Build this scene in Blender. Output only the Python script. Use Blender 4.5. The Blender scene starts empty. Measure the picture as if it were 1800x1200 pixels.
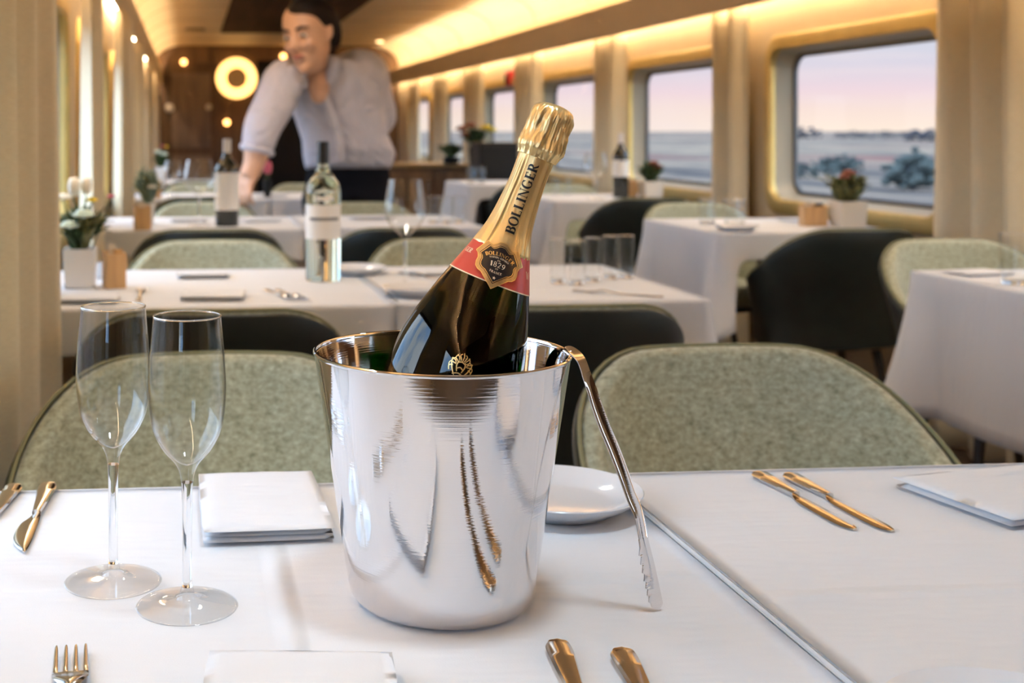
import bpy, bmesh, math, random
from mathutils import Vector, Matrix, noise
PI = math.pi
scene = bpy.context.scene
COL = scene.collection
random.seed(7)
R = math.radians

# ------------------------------------------------------------------ survey: where the photograph puts things
F, PX, PY, CZ = 2150.0, 520.0, 230.0, 1.115
TH = math.atan(190.0 / F)
CT, ST = math.cos(TH), math.sin(TH)
TZ = 0.75                     # table top height


def deep(px, py, d):
    """world point seen at pixel px,py at depth d"""
    xc = (px - PX) / F * d
    return Vector((xc * CT + d * ST, d * CT - xc * ST, CZ - (py - PY) / F * d))


def spot(px, py, z=TZ):
    """world point on the horizontal plane z"""
    return deep(px, py, F * (CZ - z) / (py - PY))


def wall_y(px, X):
    """y of a point of the plane x = X seen in column px"""
    k = (px - PX) / F
    return X * (CT - ST * k) / (ST + CT * k)


RIGHT = Vector((CT, -ST, 0))
AWAY = Vector((ST, CT, 0))


def lin(c):
    return tuple((v / 255.0 / 12.92) if v / 255.0 <= 0.04045 else ((v / 255.0 + 0.055) / 1.055) ** 2.4 for v in c)


def rgb(r, g, b):
    return lin((r, g, b)) + (1.0,)


# ------------------------------------------------------------------ materials
def new_mat(name):
    m = bpy.data.materials.new(name)
    m.use_nodes = True
    nt = m.node_tree
    b = nt.nodes['Principled BSDF']
    return m, nt, b


def N(nt, kind, **kw):
    n = nt.nodes.new(kind)
    for k, v in kw.items():
        if k in n.inputs.keys():
            n.inputs[k].default_value = v
        else:
            setattr(n, k, v)
    return n


def ramp(nt, fac, stops):
    r = nt.nodes.new('ShaderNodeValToRGB')
    e = r.color_ramp.elements
    while len(e) < len(stops):
        e.new(0.5)
    for el, (p, c) in zip(e, stops):
        el.position = p
        el.color = c
    nt.links.new(fac, r.inputs['Fac'])
    return r.outputs['Color']


def plain(name, col, rough=0.5, metal=0.0, vary=0.0, vscale=20.0, bump=0.0, bscale=60.0, stretch=(1, 1, 1), coat=0.0, spec=0.5, sheen=0.0):
    m, nt, b = new_mat(name)
    b.inputs['Roughness'].default_value = rough
    b.inputs['Metallic'].default_value = metal
    b.inputs['Specular IOR Level'].default_value = spec
    b.inputs['Coat Weight'].default_value = coat
    b.inputs['Sheen Weight'].default_value = sheen
    tc = N(nt, 'ShaderNodeTexCoord')
    mp = N(nt, 'ShaderNodeMapping')
    mp.inputs['Scale'].default_value = stretch
    nt.links.new(tc.outputs['Object'], mp.inputs['Vector'])
    if vary > 0:
        n = N(nt, 'ShaderNodeTexNoise', Scale=vscale, Detail=5.0, Roughness=0.6)
        nt.links.new(mp.outputs[0], n.inputs['Vector'])
        lo = tuple(max(0, c * (1 - vary)) for c in col[:3]) + (1,)
        hi = tuple(min(1, c * (1 + vary)) for c in col[:3]) + (1,)
        c = ramp(nt, n.outputs['Fac'], [(0.3, lo), (0.7, hi)])
        nt.links.new(c, b.inputs['Base Color'])
    else:
        b.inputs['Base Color'].default_value = col
    if bump > 0:
        n2 = N(nt, 'ShaderNodeTexNoise', Scale=bscale, Detail=4.0)
        nt.links.new(mp.outputs[0], n2.inputs['Vector'])
        bp = N(nt, 'ShaderNodeBump', Strength=bump, Distance=0.002)
        nt.links.new(n2.outputs['Fac'], bp.inputs['Height'])
        nt.links.new(bp.outputs[0], b.inputs['Normal'])
    return m


def glass(name, col=(1, 1, 1, 1), ior=1.48, rough=0.0):
    m, nt, b = new_mat(name)
    b.inputs['Base Color'].default_value = col
    b.inputs['Transmission Weight'].default_value = 1.0
    b.inputs['Roughness'].default_value = rough
    b.inputs['IOR'].default_value = ior
    return m


def glow(name, col, strength):
    m, nt, b = new_mat(name)
    b.inputs['Base Color'].default_value = (0.8, 0.8, 0.8, 1)
    b.inputs['Emission Color'].default_value = col
    b.inputs['Emission Strength'].default_value = strength
    return m


def cloth_mat(name, creases=()):
    """white table linen: woven bump, soft ironing waves, pressed creases at object-space lines (axis, position, height)"""
    m, nt, b = new_mat(name)
    b.inputs['Base Color'].default_value = (0.535, 0.555, 0.592, 1)
    b.inputs['Roughness'].default_value = 0.75
    b.inputs['Sheen Weight'].default_value = 0.15
    b.inputs['Specular IOR Level'].default_value = 0.25
    tc = N(nt, 'ShaderNodeTexCoord')
    sx = N(nt, 'ShaderNodeSeparateXYZ')
    nt.links.new(tc.outputs['Object'], sx.inputs[0])
    mp = N(nt, 'ShaderNodeMapping')
    mp.inputs['Scale'].default_value = (3.0, 9.0, 3.0)
    nt.links.new(tc.outputs['Object'], mp.inputs[0])
    n = N(nt, 'ShaderNodeTexNoise', Scale=1.6, Detail=3.0, Roughness=0.55)
    nt.links.new(mp.outputs[0], n.inputs['Vector'])
    h = N(nt, 'ShaderNodeMath', operation='MULTIPLY')
    h.inputs[1].default_value = 0.0060
    nt.links.new(n.outputs['Fac'], h.inputs[0])
    out = h.outputs[0]
    w = N(nt, 'ShaderNodeTexNoise', Scale=700.0, Detail=1.0)
    nt.links.new(tc.outputs['Object'], w.inputs['Vector'])
    wm = N(nt, 'ShaderNodeMath', operation='MULTIPLY_ADD')
    wm.inputs[1].default_value = 0.00010
    nt.links.new(w.outputs['Fac'], wm.inputs[0])
    nt.links.new(out, wm.inputs[2])
    out = wm.outputs[0]
    for ax, pos, hgt in creases:
        s = N(nt, 'ShaderNodeMath', operation='SUBTRACT')
        nt.links.new(sx.outputs[ax], s.inputs[0])
        s.inputs[1].default_value = pos
        a = N(nt, 'ShaderNodeMath', operation='ABSOLUTE')
        nt.links.new(s.outputs[0], a.inputs[0])
        mr = N(nt, 'ShaderNodeMapRange')
        mr.interpolation_type = 'SMOOTHSTEP'
        mr.inputs['From Min'].default_value = 0.0
        mr.inputs['From Max'].default_value = 0.014
        mr.inputs['To Min'].default_value = hgt
        mr.inputs['To Max'].default_value = 0.0
        nt.links.new(a.outputs[0], mr.inputs['Value'])
        ad = N(nt, 'ShaderNodeMath', operation='ADD')
        nt.links.new(out, ad.inputs[0])
        nt.links.new(mr.outputs[0], ad.inputs[1])
        out = ad.outputs[0]
    bp = N(nt, 'ShaderNodeBump', Strength=1.0, Distance=1.0)
    nt.links.new(out, bp.inputs['Height'])
    nt.links.new(bp.outputs[0], b.inputs['Normal'])
    return m


M = {}


# ------------------------------------------------------------------ mesh builder
class MB:
    def __init__(self):
        self.v = []
        self.f = []

    def add(self, vs, fs):
        o = len(self.v)
        self.v += [tuple(v) for v in vs]
        self.f += [tuple(i + o for i in f) for f in fs]

    def box(self, x0, x1, y0, y1, z0, z1):
        self.add([(x0, y0, z0), (x1, y0, z0), (x1, y1, z0), (x0, y1, z0), (x0, y0, z1), (x1, y0, z1), (x1, y1, z1), (x0, y1, z1)],
                 [(0, 3, 2, 1), (4, 5, 6, 7), (0, 1, 5, 4), (1, 2, 6, 5), (2, 3, 7, 6), (3, 0, 4, 7)])
        return self

    def rings(self, rings, cap0=True, cap1=True, closed=False):
        n = len(rings[0])
        vs = [p for r in rings for p in r]
        fs = []
        m = len(rings)
        for i in range(m if closed else m - 1):
            a, b = i * n, ((i + 1) % m) * n
            for j in range(n):
                k = (j + 1) % n
                fs.append((a + j, a + k, b + k, b + j))
        if not closed:
            if cap0:
                fs.append(tuple(range(n - 1, -1, -1)))
            if cap1:
                fs.append(tuple((m - 1) * n + j for j in range(n)))
        self.add(vs, fs)
        return self

    def lathe(self, prof, seg=48, c=(0, 0, 0), closed=False, fn=None):
        """prof: list of (r, z); r == 0 ends become poles"""
        rs = []
        for r, z in prof:
            ring = []
            for j in range(seg):
                a = 2 * PI * j / seg
                rr = r if fn is None else fn(r, z, a)
                ring.append((c[0] + rr * math.cos(a), c[1] + rr * math.sin(a), c[2] + z))
            rs.append(ring)
        self.rings(rs, cap0=True, cap1=True, closed=closed)
        return self

    def tube(self, pts, rad, seg=12, caps=True, up=None, flat=1.0):
        pts = [Vector(p) for p in pts]
        if not isinstance(rad, (list, tuple)):
            rad = [rad] * len(pts)
        rings = []
        t0 = None
        for i, p in enumerate(pts):
            t = (pts[min(i + 1, len(pts) - 1)] - pts[max(i - 1, 0)]).normalized()
            if t0 is None:
                u = Vector(up) if up is not None else (Vector((0, 0, 1)) if abs(t.z) < 0.9 else Vector((1, 0, 0)))
                u = (u - t * u.dot(t)).normalized()
            else:
                u = (u - t * u.dot(t)).normalized()
            t0 = t
            w = t.cross(u)
            rr = rad[i]
            ra, rb = rr if isinstance(rr, (list, tuple)) else (rr, rr * flat)
            rings.append([p + u * (ra * math.cos(2 * PI * j / seg)) + w * (rb * math.sin(2 * PI * j / seg)) for j in range(seg)])
        self.rings(rings, caps, caps)
        return self

    def prism(self, poly, z0, z1):
        n = len(poly)
        vs = [(x, y, z0) for x, y in poly] + [(x, y, z1) for x, y in poly]
        fs = [tuple(range(n - 1, -1, -1)), tuple(range(n, 2 * n))]
        fs += [(i, (i + 1) % n, n + (i + 1) % n, n + i) for i in range(n)]
        self.add(vs, fs)
        return self

    def ball(self, c, rx, ry=None, rz=None, seg=16, rg=10):
        ry = rx if ry is None else ry
        rz = rx if rz is None else rz
        rings = []
        for i in range(1, rg):
            a = PI * i / rg
            rings.append([(c[0] + rx * math.sin(a) * math.cos(2 * PI * j / seg), c[1] + ry * math.sin(a) * math.sin(2 * PI * j / seg), c[2] - rz * math.cos(a)) for j in range(seg)])
        o = len(self.v)
        self.rings(rings, False, False)
        b = len(self.v)
        self.v += [(c[0], c[1], c[2] - rz), (c[0], c[1], c[2] + rz)]
        m = (rg - 2) * seg
        for j in range(seg):
            k = (j + 1) % seg
            self.f.append((b, o + k, o + j))
            self.f.append((b + 1, o + m + j, o + m + k))
        return self

    def move(self, fn):
        self.v = [tuple(fn(Vector(v))) for v in self.v]
        return self


def obj(name, mb, mat=None, parent=None, smooth=True, loc=None, rot=None, bevel=0.0, bseg=2, sub=0, angle=40, recalc=True):
    me = bpy.data.meshes.new(name)
    me.from_pydata(mb.v, [], mb.f)
    me.validate()
    if recalc:
        bm = bmesh.new()
        bm.from_mesh(me)
        bmesh.ops.remove_doubles(bm, verts=bm.verts, dist=1e-6)
        bmesh.ops.recalc_face_normals(bm, faces=bm.faces)
        bm.to_mesh(me)
        bm.free()
    if smooth:
        me.polygons.foreach_set('use_smooth', [True] * len(me.polygons))
        if angle:
            me.set_sharp_from_angle(angle=R(angle))
    o = bpy.data.objects.new(name, me)
    COL.objects.link(o)
    if mat is not None:
        me.materials.append(M[mat] if isinstance(mat, str) else mat)
    if parent is not None:
        o.parent = parent
    if loc is not None:
        o.location = loc
    if rot is not None:
        o.rotation_euler = rot
    if bevel > 0:
        b = o.modifiers.new('bevel', 'BEVEL')
        b.width = bevel
        b.segments = bseg
        b.limit_method = 'ANGLE'
    if sub:
        s = o.modifiers.new('sub', 'SUBSURF')
        s.levels = sub
        s.render_levels = sub
    return o


def tag(o, label, cat, group=None):
    o['label'] = label
    o['category'] = cat
    if group:
        o['group'] = group
    return o


def thing(name, label, cat, loc=(0, 0, 0), rz=0.0, group=None):
    o = bpy.data.objects.new(name, None)
    o.empty_display_size = 0.05
    COL.objects.link(o)
    o.location = loc
    o.rotation_euler = (0, 0, rz)
    return tag(o, label, cat, group)


def dup(root, loc, rz, label, group=None, scale=None):
    r = root.copy()
    COL.objects.link(r)
    r.location = loc
    r.rotation_euler = (0, 0, rz)
    if scale is not None:
        r.scale = scale
    r['label'] = label
    if group:
        r['group'] = group
    for ch in list(root.children):
        c = ch.copy()
        COL.objects.link(c)
        c.parent = r
        for g in list(ch.children):
            d = g.copy()
            COL.objects.link(d)
            d.parent = c
    return r


def struct(name, mb, mat, parent=None, **kw):
    o = obj(name, mb, mat, parent, **kw)
    if parent is None:
        o['kind'] = 'structure'
    return o


def sstep(a, b, x):
    t = min(1.0, max(0.0, (x - a) / (b - a)))
    return t * t * (3 - 2 * t)


def smooth_path(pts, n=6):
    """Catmull-Rom through pts"""
    pts = [Vector(p) for p in pts]
    out = []
    for i in range(len(pts) - 1):
        p0, p1, p2, p3 = pts[max(i - 1, 0)], pts[i], pts[i + 1], pts[min(i + 2, len(pts) - 1)]
        for k in range(n):
            t = k / n
            out.append(0.5 * ((2 * p1) + (p2 - p0) * t + (2 * p0 - 5 * p1 + 4 * p2 - p3) * t * t + (3 * p1 - p0 - 3 * p2 + p3) * t ** 3))
    out.append(pts[-1])
    return out


def interp(prof, n=6):
    """smooth a (r, z) profile"""
    return [(max(p.x, 0.0), p.y) for p in smooth_path([(r, z, 0) for r, z in prof], n)]
# ------------------------------------------------------------------ materials of the place
M['cream'] = plain('cream panel', (0.62, 0.50, 0.34, 1), 0.55, vary=0.04, vscale=3)
M['ceiling'] = plain('ceiling panel', (0.72, 0.58, 0.39, 1), 0.5, vary=0.05, vscale=2)
M['bulkhead'] = plain('bulkhead laminate', (0.55, 0.45, 0.33, 1), 0.45, vary=0.04, vscale=3)
M['wall_tan'] = plain('wall laminate', (0.52, 0.41, 0.26, 1), 0.5, vary=0.06, vscale=4)
M['frame_gold'] = plain('brass window frame', (0.58, 0.41, 0.14, 1), 0.36, metal=0.55, vary=0.1, vscale=8)
M['gasket'] = plain('dark gasket', (0.09, 0.09, 0.09, 1), 0.5)
M['reveal'] = plain('window reveal', (0.36, 0.32, 0.24, 1), 0.45)
M['carpet'] = plain('carpet', (0.10, 0.075, 0.055, 1), 0.95, vary=0.3, vscale=60, bump=0.4, bscale=500)
M['wood_dark'] = plain('dark walnut', (0.085, 0.048, 0.026, 1), 0.35, vary=0.5, vscale=2.2, stretch=(9, 9, 0.7))
M['wood_panel'] = plain('walnut panelling', (0.13, 0.072, 0.036, 1), 0.35, vary=0.45, vscale=2.0, stretch=(7, 7, 0.6))
M['wood_ceiling'] = plain('walnut ceiling', (0.055, 0.032, 0.018, 1), 0.75, vary=0.4, vscale=2.0, stretch=(7, 0.6, 7), spec=0.1)
M['led'] = glow('warm light strip', (1.0, 0.75, 0.45, 1), 46.0)
M['led_low'] = glow('warm light strip dim', (1.0, 0.77, 0.50, 1), 34.0)
M['steel'] = plain('brushed steel', (0.62, 0.60, 0.57, 1), 0.28, metal=1.0)
M['black'] = plain('black lacquer', (0.008, 0.007, 0.006, 1), 0.5, spec=0.2)
M['wood_door'] = plain('walnut door', (0.16, 0.11, 0.085, 1), 0.4, vary=0.35, vscale=2.2, stretch=(9, 9, 0.7))
M['red'] = plain('red enamel', (0.45, 0.03, 0.03, 1), 0.4)


def curtain_mat():
    m, nt, b = new_mat('curtain linen')
    tc = N(nt, 'ShaderNodeTexCoord')
    mp = N(nt, 'ShaderNodeMapping')
    mp.inputs['Scale'].default_value = (60, 60, 900)
    nt.links.new(tc.outputs['Object'], mp.inputs[0])
    n = N(nt, 'ShaderNodeTexNoise', Scale=1.0, Detail=3.0)
    nt.links.new(mp.outputs[0], n.inputs['Vector'])
    c = ramp(nt, n.outputs['Fac'], [(0.3, (0.76, 0.66, 0.46, 1)), (0.7, (0.88, 0.79, 0.58, 1))])
    nt.links.new(c, b.inputs['Base Color'])
    b.inputs['Roughness'].default_value = 0.85
    b.inputs['Sheen Weight'].default_value = 0.2
    bp = N(nt, 'ShaderNodeBump', Strength=0.35, Distance=0.001)
    nt.links.new(n.outputs['Fac'], bp.inputs['Height'])
    nt.links.new(bp.outputs[0], b.inputs['Normal'])
    # thin woven cloth: some daylight comes through
    tr = N(nt, 'ShaderNodeBsdfTranslucent')
    tr.inputs['Color'].default_value = (0.55, 0.46, 0.28, 1)
    mx = N(nt, 'ShaderNodeMixShader')
    mx.inputs[0].default_value = 0.28
    nt.links.new(b.outputs[0], mx.inputs[1])
    nt.links.new(tr.outputs[0], mx.inputs[2])
    nt.links.new(mx.outputs[0], nt.nodes['Material Output'].inputs['Surface'])
    return m


M['curtain'] = curtain_mat()


def pane_mat():
    m, nt, b = new_mat('window glass')
    t = N(nt, 'ShaderNodeBsdfTransparent')
    t.inputs['Color'].default_value = (0.96, 0.97, 0.98, 1)
    g = N(nt, 'ShaderNodeBsdfGlossy', Roughness=0.0)
    lw = N(nt, 'ShaderNodeLayerWeight', Blend=0.5)
    pw = N(nt, 'ShaderNodeMath', operation='POWER')
    pw.inputs[1].default_value = 7.0
    nt.links.new(lw.outputs['Facing'], pw.inputs[0])
    fr = N(nt, 'ShaderNodeMath', operation='MULTIPLY_ADD')
    fr.inputs[1].default_value = 0.3
    fr.inputs[2].default_value = 0.005
    nt.links.new(pw.outputs[0], fr.inputs[0])
    mx = N(nt, 'ShaderNodeMixShader')
    nt.links.new(fr.outputs[0], mx.inputs[0])
    nt.links.new(t.outputs[0], mx.inputs[1])
    nt.links.new(g.outputs[0], mx.inputs[2])
    nt.links.new(mx.outputs[0], nt.nodes['Material Output'].inputs['Surface'])
    return m


M['pane'] = pane_mat()

# ------------------------------------------------------------------ shell of the carriage
XL, XR = -0.42, 2.72
Y0, Y1 = -2.6, 15.7
WZ0, WZ1 = 0.79, 1.50            # window opening heights
struct('floor', MB().box(XL - 0.2, XR + 0.2, Y0, Y1, -0.04, 0.0), 'carpet', smooth=False)


def extrude_y(prof, y0, y1, n=1):
    mb = MB()
    k = len(prof)
    vs, fs = [], []
    for i in range(n + 1):
        y = y0 + (y1 - y0) * i / n
        vs += [(x, y, z) for x, z in prof]
    for i in range(n):
        for j in range(k):
            a, b = i * k + j, i * k + (j + 1) % k
            fs.append((a, b, b + k, a + k))
    fs.append(tuple(range(k)))
    fs.append(tuple(n * k + j for j in range(k - 1, -1, -1)))
    mb.add(vs, fs)
    return mb


inner = []
for i in range(13):
    a = PI / 2 * i / 12
    inner.append((XR - 0.40 + 0.40 * math.cos(a), 1.97 + 0.24 * math.sin(a)))
for i in range(13):
    a = PI / 2 + PI / 2 * i / 12
    inner.append((XL + 0.40 + 0.40 * math.cos(a), 1.97 + 0.24 * math.sin(a)))
outer = [(XL, 2.32), (XR, 2.32)]
struct('ceiling', extrude_y(inner + outer, Y0, Y1, 1), 'ceiling', angle=30)
# seams between the ceiling panels
for i, y in enumerate([1.6 + 1.3 * k for k in range(11)]):
    mb = MB()
    ring = [(x + (1.14 - x) * 0.004, z - 0.004) for x, z in inner]
    pts = [Vector((x, y, z)) for x, z in ring]
    mb.tube(pts, 0.004, 6)
    struct('trim_%d' % (i + 1), mb, 'wall_tan')

# windows: measured along each side
pitch = 1.83
right_win = []
for px in (1368, 1116, 960, 853):
    right_win.append(wall_y(px, XR + 0.02))
while right_win[-1] + 1.86 < Y1 - 0.5:
    right_win.append(right_win[-1] + 1.86)
WLEN = 1.30
right_win = [(y - WLEN, y) for y in right_win]
right_win = [(y0 - pitch * 2, y1 - pitch * 2) for y0, y1 in right_win[:1]] + [(y0 - pitch, y1 - pitch) for y0, y1 in right_win[:1]] + right_win
left_win = [(-1.20 + 1.975 * k, 0.14 + 1.975 * k) for k in range(8)]
left_win = [w for w in left_win if w[1] < Y1]


def side_wall(name, x0, x1, wins, mat):
    mb = MB()
    mb.box(x0, x1, Y0, Y1, 0.0, WZ0)
    mb.box(x0, x1, Y0, Y1, WZ1, 2.05)
    y = Y0
    for a, b in wins:
        mb.box(x0, x1, y, a, WZ0, WZ1)
        y = b
    mb.box(x0, x1, y, Y1, WZ0, WZ1)
    return struct(name, mb, mat, smooth=False)


side_wall('wall_right', XR, XR + 0.10, right_win, 'wall_tan')
side_wall('wall_left', XL - 0.10, XL, left_win, 'wall_tan')
struct('wall_back', MB().box(XL - 0.1, XR + 0.1, Y0 - 0.1, Y0, 0, 2.3), 'wood_panel', smooth=False)


def rrect(y0, y1, z0, z1, r, n=8):
    out = []
    for cy, cz, a0 in ((y1 - r, z1 - r, 0), (y0 + r, z1 - r, 90), (y0 + r, z0 + r, 180), (y1 - r, z0 + r, 270)):
        for i in range(n + 1):
            a = R(a0 + 90 * i / n)
            out.append((cy + r * math.cos(a), cz + r * math.sin(a)))
    return out


def ringed(loops):
    """loops: list of (x, outline) joined in a closed profile"""
    mb = MB()
    mb.rings([[(x, y, z) for y, z in lo] for x, lo in loops], closed=True)
    return mb


def window(n, side, y0, y1):
    s = 1 if side == 'right' else -1
    X = XR if side == 'right' else XL
    g = 0.0
    root = struct('window_%d' % n, ringed([
        (X - s * 0.022, rrect(y0 - 0.055, y1 + 0.055, WZ0 - 0.055, WZ1 + 0.055, 0.12)),
        (X - s * 0.030, rrect(y0 - 0.040, y1 + 0.040, WZ0 - 0.040, WZ1 + 0.040, 0.11)),
        (X - s * 0.030, rrect(y0 + 0.005, y1 - 0.005, WZ0 + 0.005, WZ1 - 0.005, 0.09)),
        (X - s * 0.018, rrect(y0 + 0.012, y1 - 0.012, WZ0 + 0.012, WZ1 - 0.012, 0.085)),
        (X + s * 0.000, rrect(y0 + 0.012, y1 - 0.012, WZ0 + 0.012, WZ1 - 0.012, 0.085)),
        (X + s * 0.000, rrect(y0 - 0.055, y1 + 0.055, WZ0 - 0.055, WZ1 + 0.055, 0.12)),
    ]), 'frame_gold', angle=30)
    obj('window_reveal', ringed([
        (X + s * 0.001, rrect(y0 + 0.012, y1 - 0.012, WZ0 + 0.012, WZ1 - 0.012, 0.085)),
        (X + s * 0.075, rrect(y0 + 0.030, y1 - 0.030, WZ0 + 0.030, WZ1 - 0.030, 0.08)),
        (X + s * 0.075, rrect(y0 + 0.000, y1 - 0.000, WZ0 + 0.000, WZ1 - 0.000, 0.02)),
        (X + s * 0.001, rrect(y0 + 0.000, y1 - 0.000, WZ0 + 0.000, WZ1 - 0.000, 0.02)),
    ]), 'reveal', root, angle=30)
    obj('window_gasket', ringed([
        (X + s * 0.076, rrect(y0 + 0.026, y1 - 0.026, WZ0 + 0.026, WZ1 - 0.026, 0.08)),
        (X + s * 0.076, rrect(y0 + 0.046, y1 - 0.046, WZ0 + 0.046, WZ1 - 0.046, 0.075)),
        (X + s * 0.092, rrect(y0 + 0.046, y1 - 0.046, WZ0 + 0.046, WZ1 - 0.046, 0.075)),
        (X + s * 0.092, rrect(y0 + 0.001, y1 - 0.001, WZ0 + 0.001, WZ1 - 0.001, 0.02)),
        (X + s * 0.076, rrect(y0 + 0.001, y1 - 0.001, WZ0 + 0.001, WZ1 - 0.001, 0.02)),
    ]), 'gasket', root, angle=30)
    lo = rrect(y0 + 0.030, y1 - 0.030, WZ0 + 0.030, WZ1 - 0.030, 0.07)
    mb = MB()
    xs = X + s * 0.084
    k = len(lo)
    mb.add([(xs, y, z) for y, z in lo], [tuple(range(k))])
    obj('window_pane', mb, 'pane', root, smooth=False)


n = 1
for y0, y1 in right_win:
    window(n, 'right', y0, y1)
    n += 1
for y0, y1 in left_win:
    window(n, 'left', y0, y1)
    n += 1

# bulkheads with a lit cove above and a wash light below
BX = 2.57


def bulk(name, xa, xb, xs0, xs1):
    mb = MB()
    mb.box(xa, xb, Y0, Y1, 1.695, 1.885)
    mb.box(xs0, xs1, Y0, Y1, 1.785, 1.80)
    return struct(name, mb, 'bulkhead', smooth=False)


bulk('trim_21', BX, BX + 0.02, BX + 0.02, XR)
bulk('trim_22', -0.335, -0.32, XL, -0.335)


def strip(name, label, x0, x1, z0, z1, mat):
    o = obj(name, MB().box(x0, x1, Y0 + 0.05, Y1 - 0.05, z0, z1), mat, smooth=False)
    return tag(o, label, 'light')


strip('light_strip', 'warm light strip hidden on top of the right bulkhead', BX + 0.05, BX + 0.075, 1.801, 1.812, 'led')
strip('light_strip', 'warm light strip tucked under the right bulkhead washing the window wall', BX + 0.07, BX + 0.09, 1.774, 1.784, 'led_low')
strip('light_strip', 'warm light strip hidden on top of the left bulkhead', XL + 0.03, XL + 0.05, 1.801, 1.812, 'led')
strip('light_strip', 'warm light strip tucked under the left bulkhead above the curtains', XL + 0.025, XL + 0.040, 1.774, 1.784, 'led_low')

# dark timber panel let into the middle of the ceiling
struct('trim_23', MB().box(0.36, 1.50, 4.5, 13.4, 2.185, 2.215), 'wood_ceiling', smooth=False, bevel=0.006)
# end wall
struct('wall_end', MB().box(XL - 0.1, XR + 0.1, Y1, Y1 + 0.1, 0, 2.3), 'wood_panel', smooth=False)
de = Y1 * CT + 0.5 * ST
xa, xb = deep(288, 0, 15.65).x, deep(384, 0, 15.65).x
dr = struct('door_1', MB().box(xa, xb, Y1 - 0.035, Y1 - 0.001, 0.0, 1.98), 'wood_dark', smooth=False, bevel=0.004)
obj('door_panel', MB().box(xa + 0.10, xb - 0.10, Y1 - 0.050, Y1 - 0.036, 0.9, 1.85), 'wood_door', dr, smooth=False, bevel=0.01)
obj('door_panel', MB().box(xa + 0.10, xb - 0.10, Y1 - 0.050, Y1 - 0.036, 0.15, 0.8), 'wood_door', dr, smooth=False, bevel=0.01)
p = deep(298, 190, 15.6)
obj('door_plate', MB().lathe([(0, 0), (0.055, 0), (0.06, 0.008), (0.05, 0.02), (0, 0.022)], 24), 'steel', dr, loc=(p.x, Y1 - 0.052, p.z), rot=(R(90), 0, 0))
p = deep(367, 188, 15.6)
obj('door_plate', MB().lathe([(0, 0), (0.035, 0), (0.04, 0.008), (0.03, 0.02), (0, 0.022)], 24), 'steel', dr, loc=(p.x, Y1 - 0.052, p.z), rot=(R(90), 0, 0))
# dark vestibule opening beside the lamp
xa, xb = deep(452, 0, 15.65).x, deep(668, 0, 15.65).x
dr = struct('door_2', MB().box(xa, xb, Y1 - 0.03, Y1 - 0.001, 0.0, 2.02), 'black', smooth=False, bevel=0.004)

# round wall lamp
M['lamp_ring'] = glow('lamp diffuser', (1.0, 0.52, 0.14, 1), 2.6)
M['lamp_disc'] = plain('lamp disc', (0.55, 0.42, 0.24, 1), 0.5)
p = deep(416, 137, 15.6)
lp = thing('wall_lamp', 'round glowing ring lamp on the dark timber end wall', 'lamp', (p.x, Y1 - 0.001, p.z))
obj('backplate', MB().lathe([(0, 0), (0.20, 0), (0.20, 0.03), (0, 0.03)], 40), 'lamp_disc', lp, rot=(R(90), 0, 0))
obj('diffuser', MB().lathe([(0.132, 0.031), (0.25, 0.031), (0.262, 0.045), (0.25, 0.065), (0.132, 0.065)], 48, closed=True), 'lamp_ring', lp, rot=(R(90), 0, 0))
obj('disc', MB().lathe([(0, 0.031), (0.130, 0.031), (0.130, 0.09), (0, 0.095)], 40), 'lamp_disc', lp, rot=(R(90), 0, 0))
M['glow_ball'] = glow('small amber glow', (1.0, 0.45, 0.12, 1), 6.0)
for px, py, lab in ((323, 109, 'small amber lamp reflection above the timber end door'), (499, 98, "small amber lamp reflection beside the woman's cheek"), (399, 215, 'small amber lamp low beside the end door')):  # the first two are glowing balls standing in for lamp reflections
    p = deep(px, py, 15.55)
    t = thing('amber_glow', lab, 'lamp', (p.x, Y1 - 0.001, p.z))
    obj('base', MB().lathe([(0, 0), (0.03, 0), (0.03, 0.05), (0, 0.05)], 20), 'steel', t, rot=(R(90), 0, 0))
    obj('glow_ball', MB().ball((0, -0.085, 0), 0.038), 'glow_ball', t)
# ceiling vent and downlights
p = deep(343, 50, 13.2)
t = thing('ceiling_vent', 'dark square vent in the ceiling above the end door', 'vent', (p.x, p.y, 2.209))
obj('frame', MB().box(-0.10, 0.10, -0.16, 0.16, -0.012, 0.0), 'black', t, smooth=False)
for k in range(5):
    obj('slat', MB().box(-0.09, 0.09, -0.13 + 0.06 * k, -0.10 + 0.06 * k, -0.018, -0.012), 'lamp_disc', t, smooth=False)
M['down'] = glow('downlight', (1.0, 0.66, 0.30, 1), 14.0)
for (px, py, d, lab) in ((292, 75, 14.9, 'recessed downlight in the far left of the ceiling'), (668, 80, 14.9, 'recessed downlight in the far right of the ceiling')):
    p = deep(px, py, d)
    t = thing('downlight', lab, 'lamp', (p.x, p.y, 2.209))
    obj('trim_ring', MB().lathe([(0.05, 0), (0.07, 0), (0.07, -0.008), (0.05, -0.008)], 24, closed=True), 'steel', t)
    obj('lens', MB().lathe([(0, -0.002), (0.05, -0.002), (0.05, -0.006), (0, -0.007)], 24), 'down', t)
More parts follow.
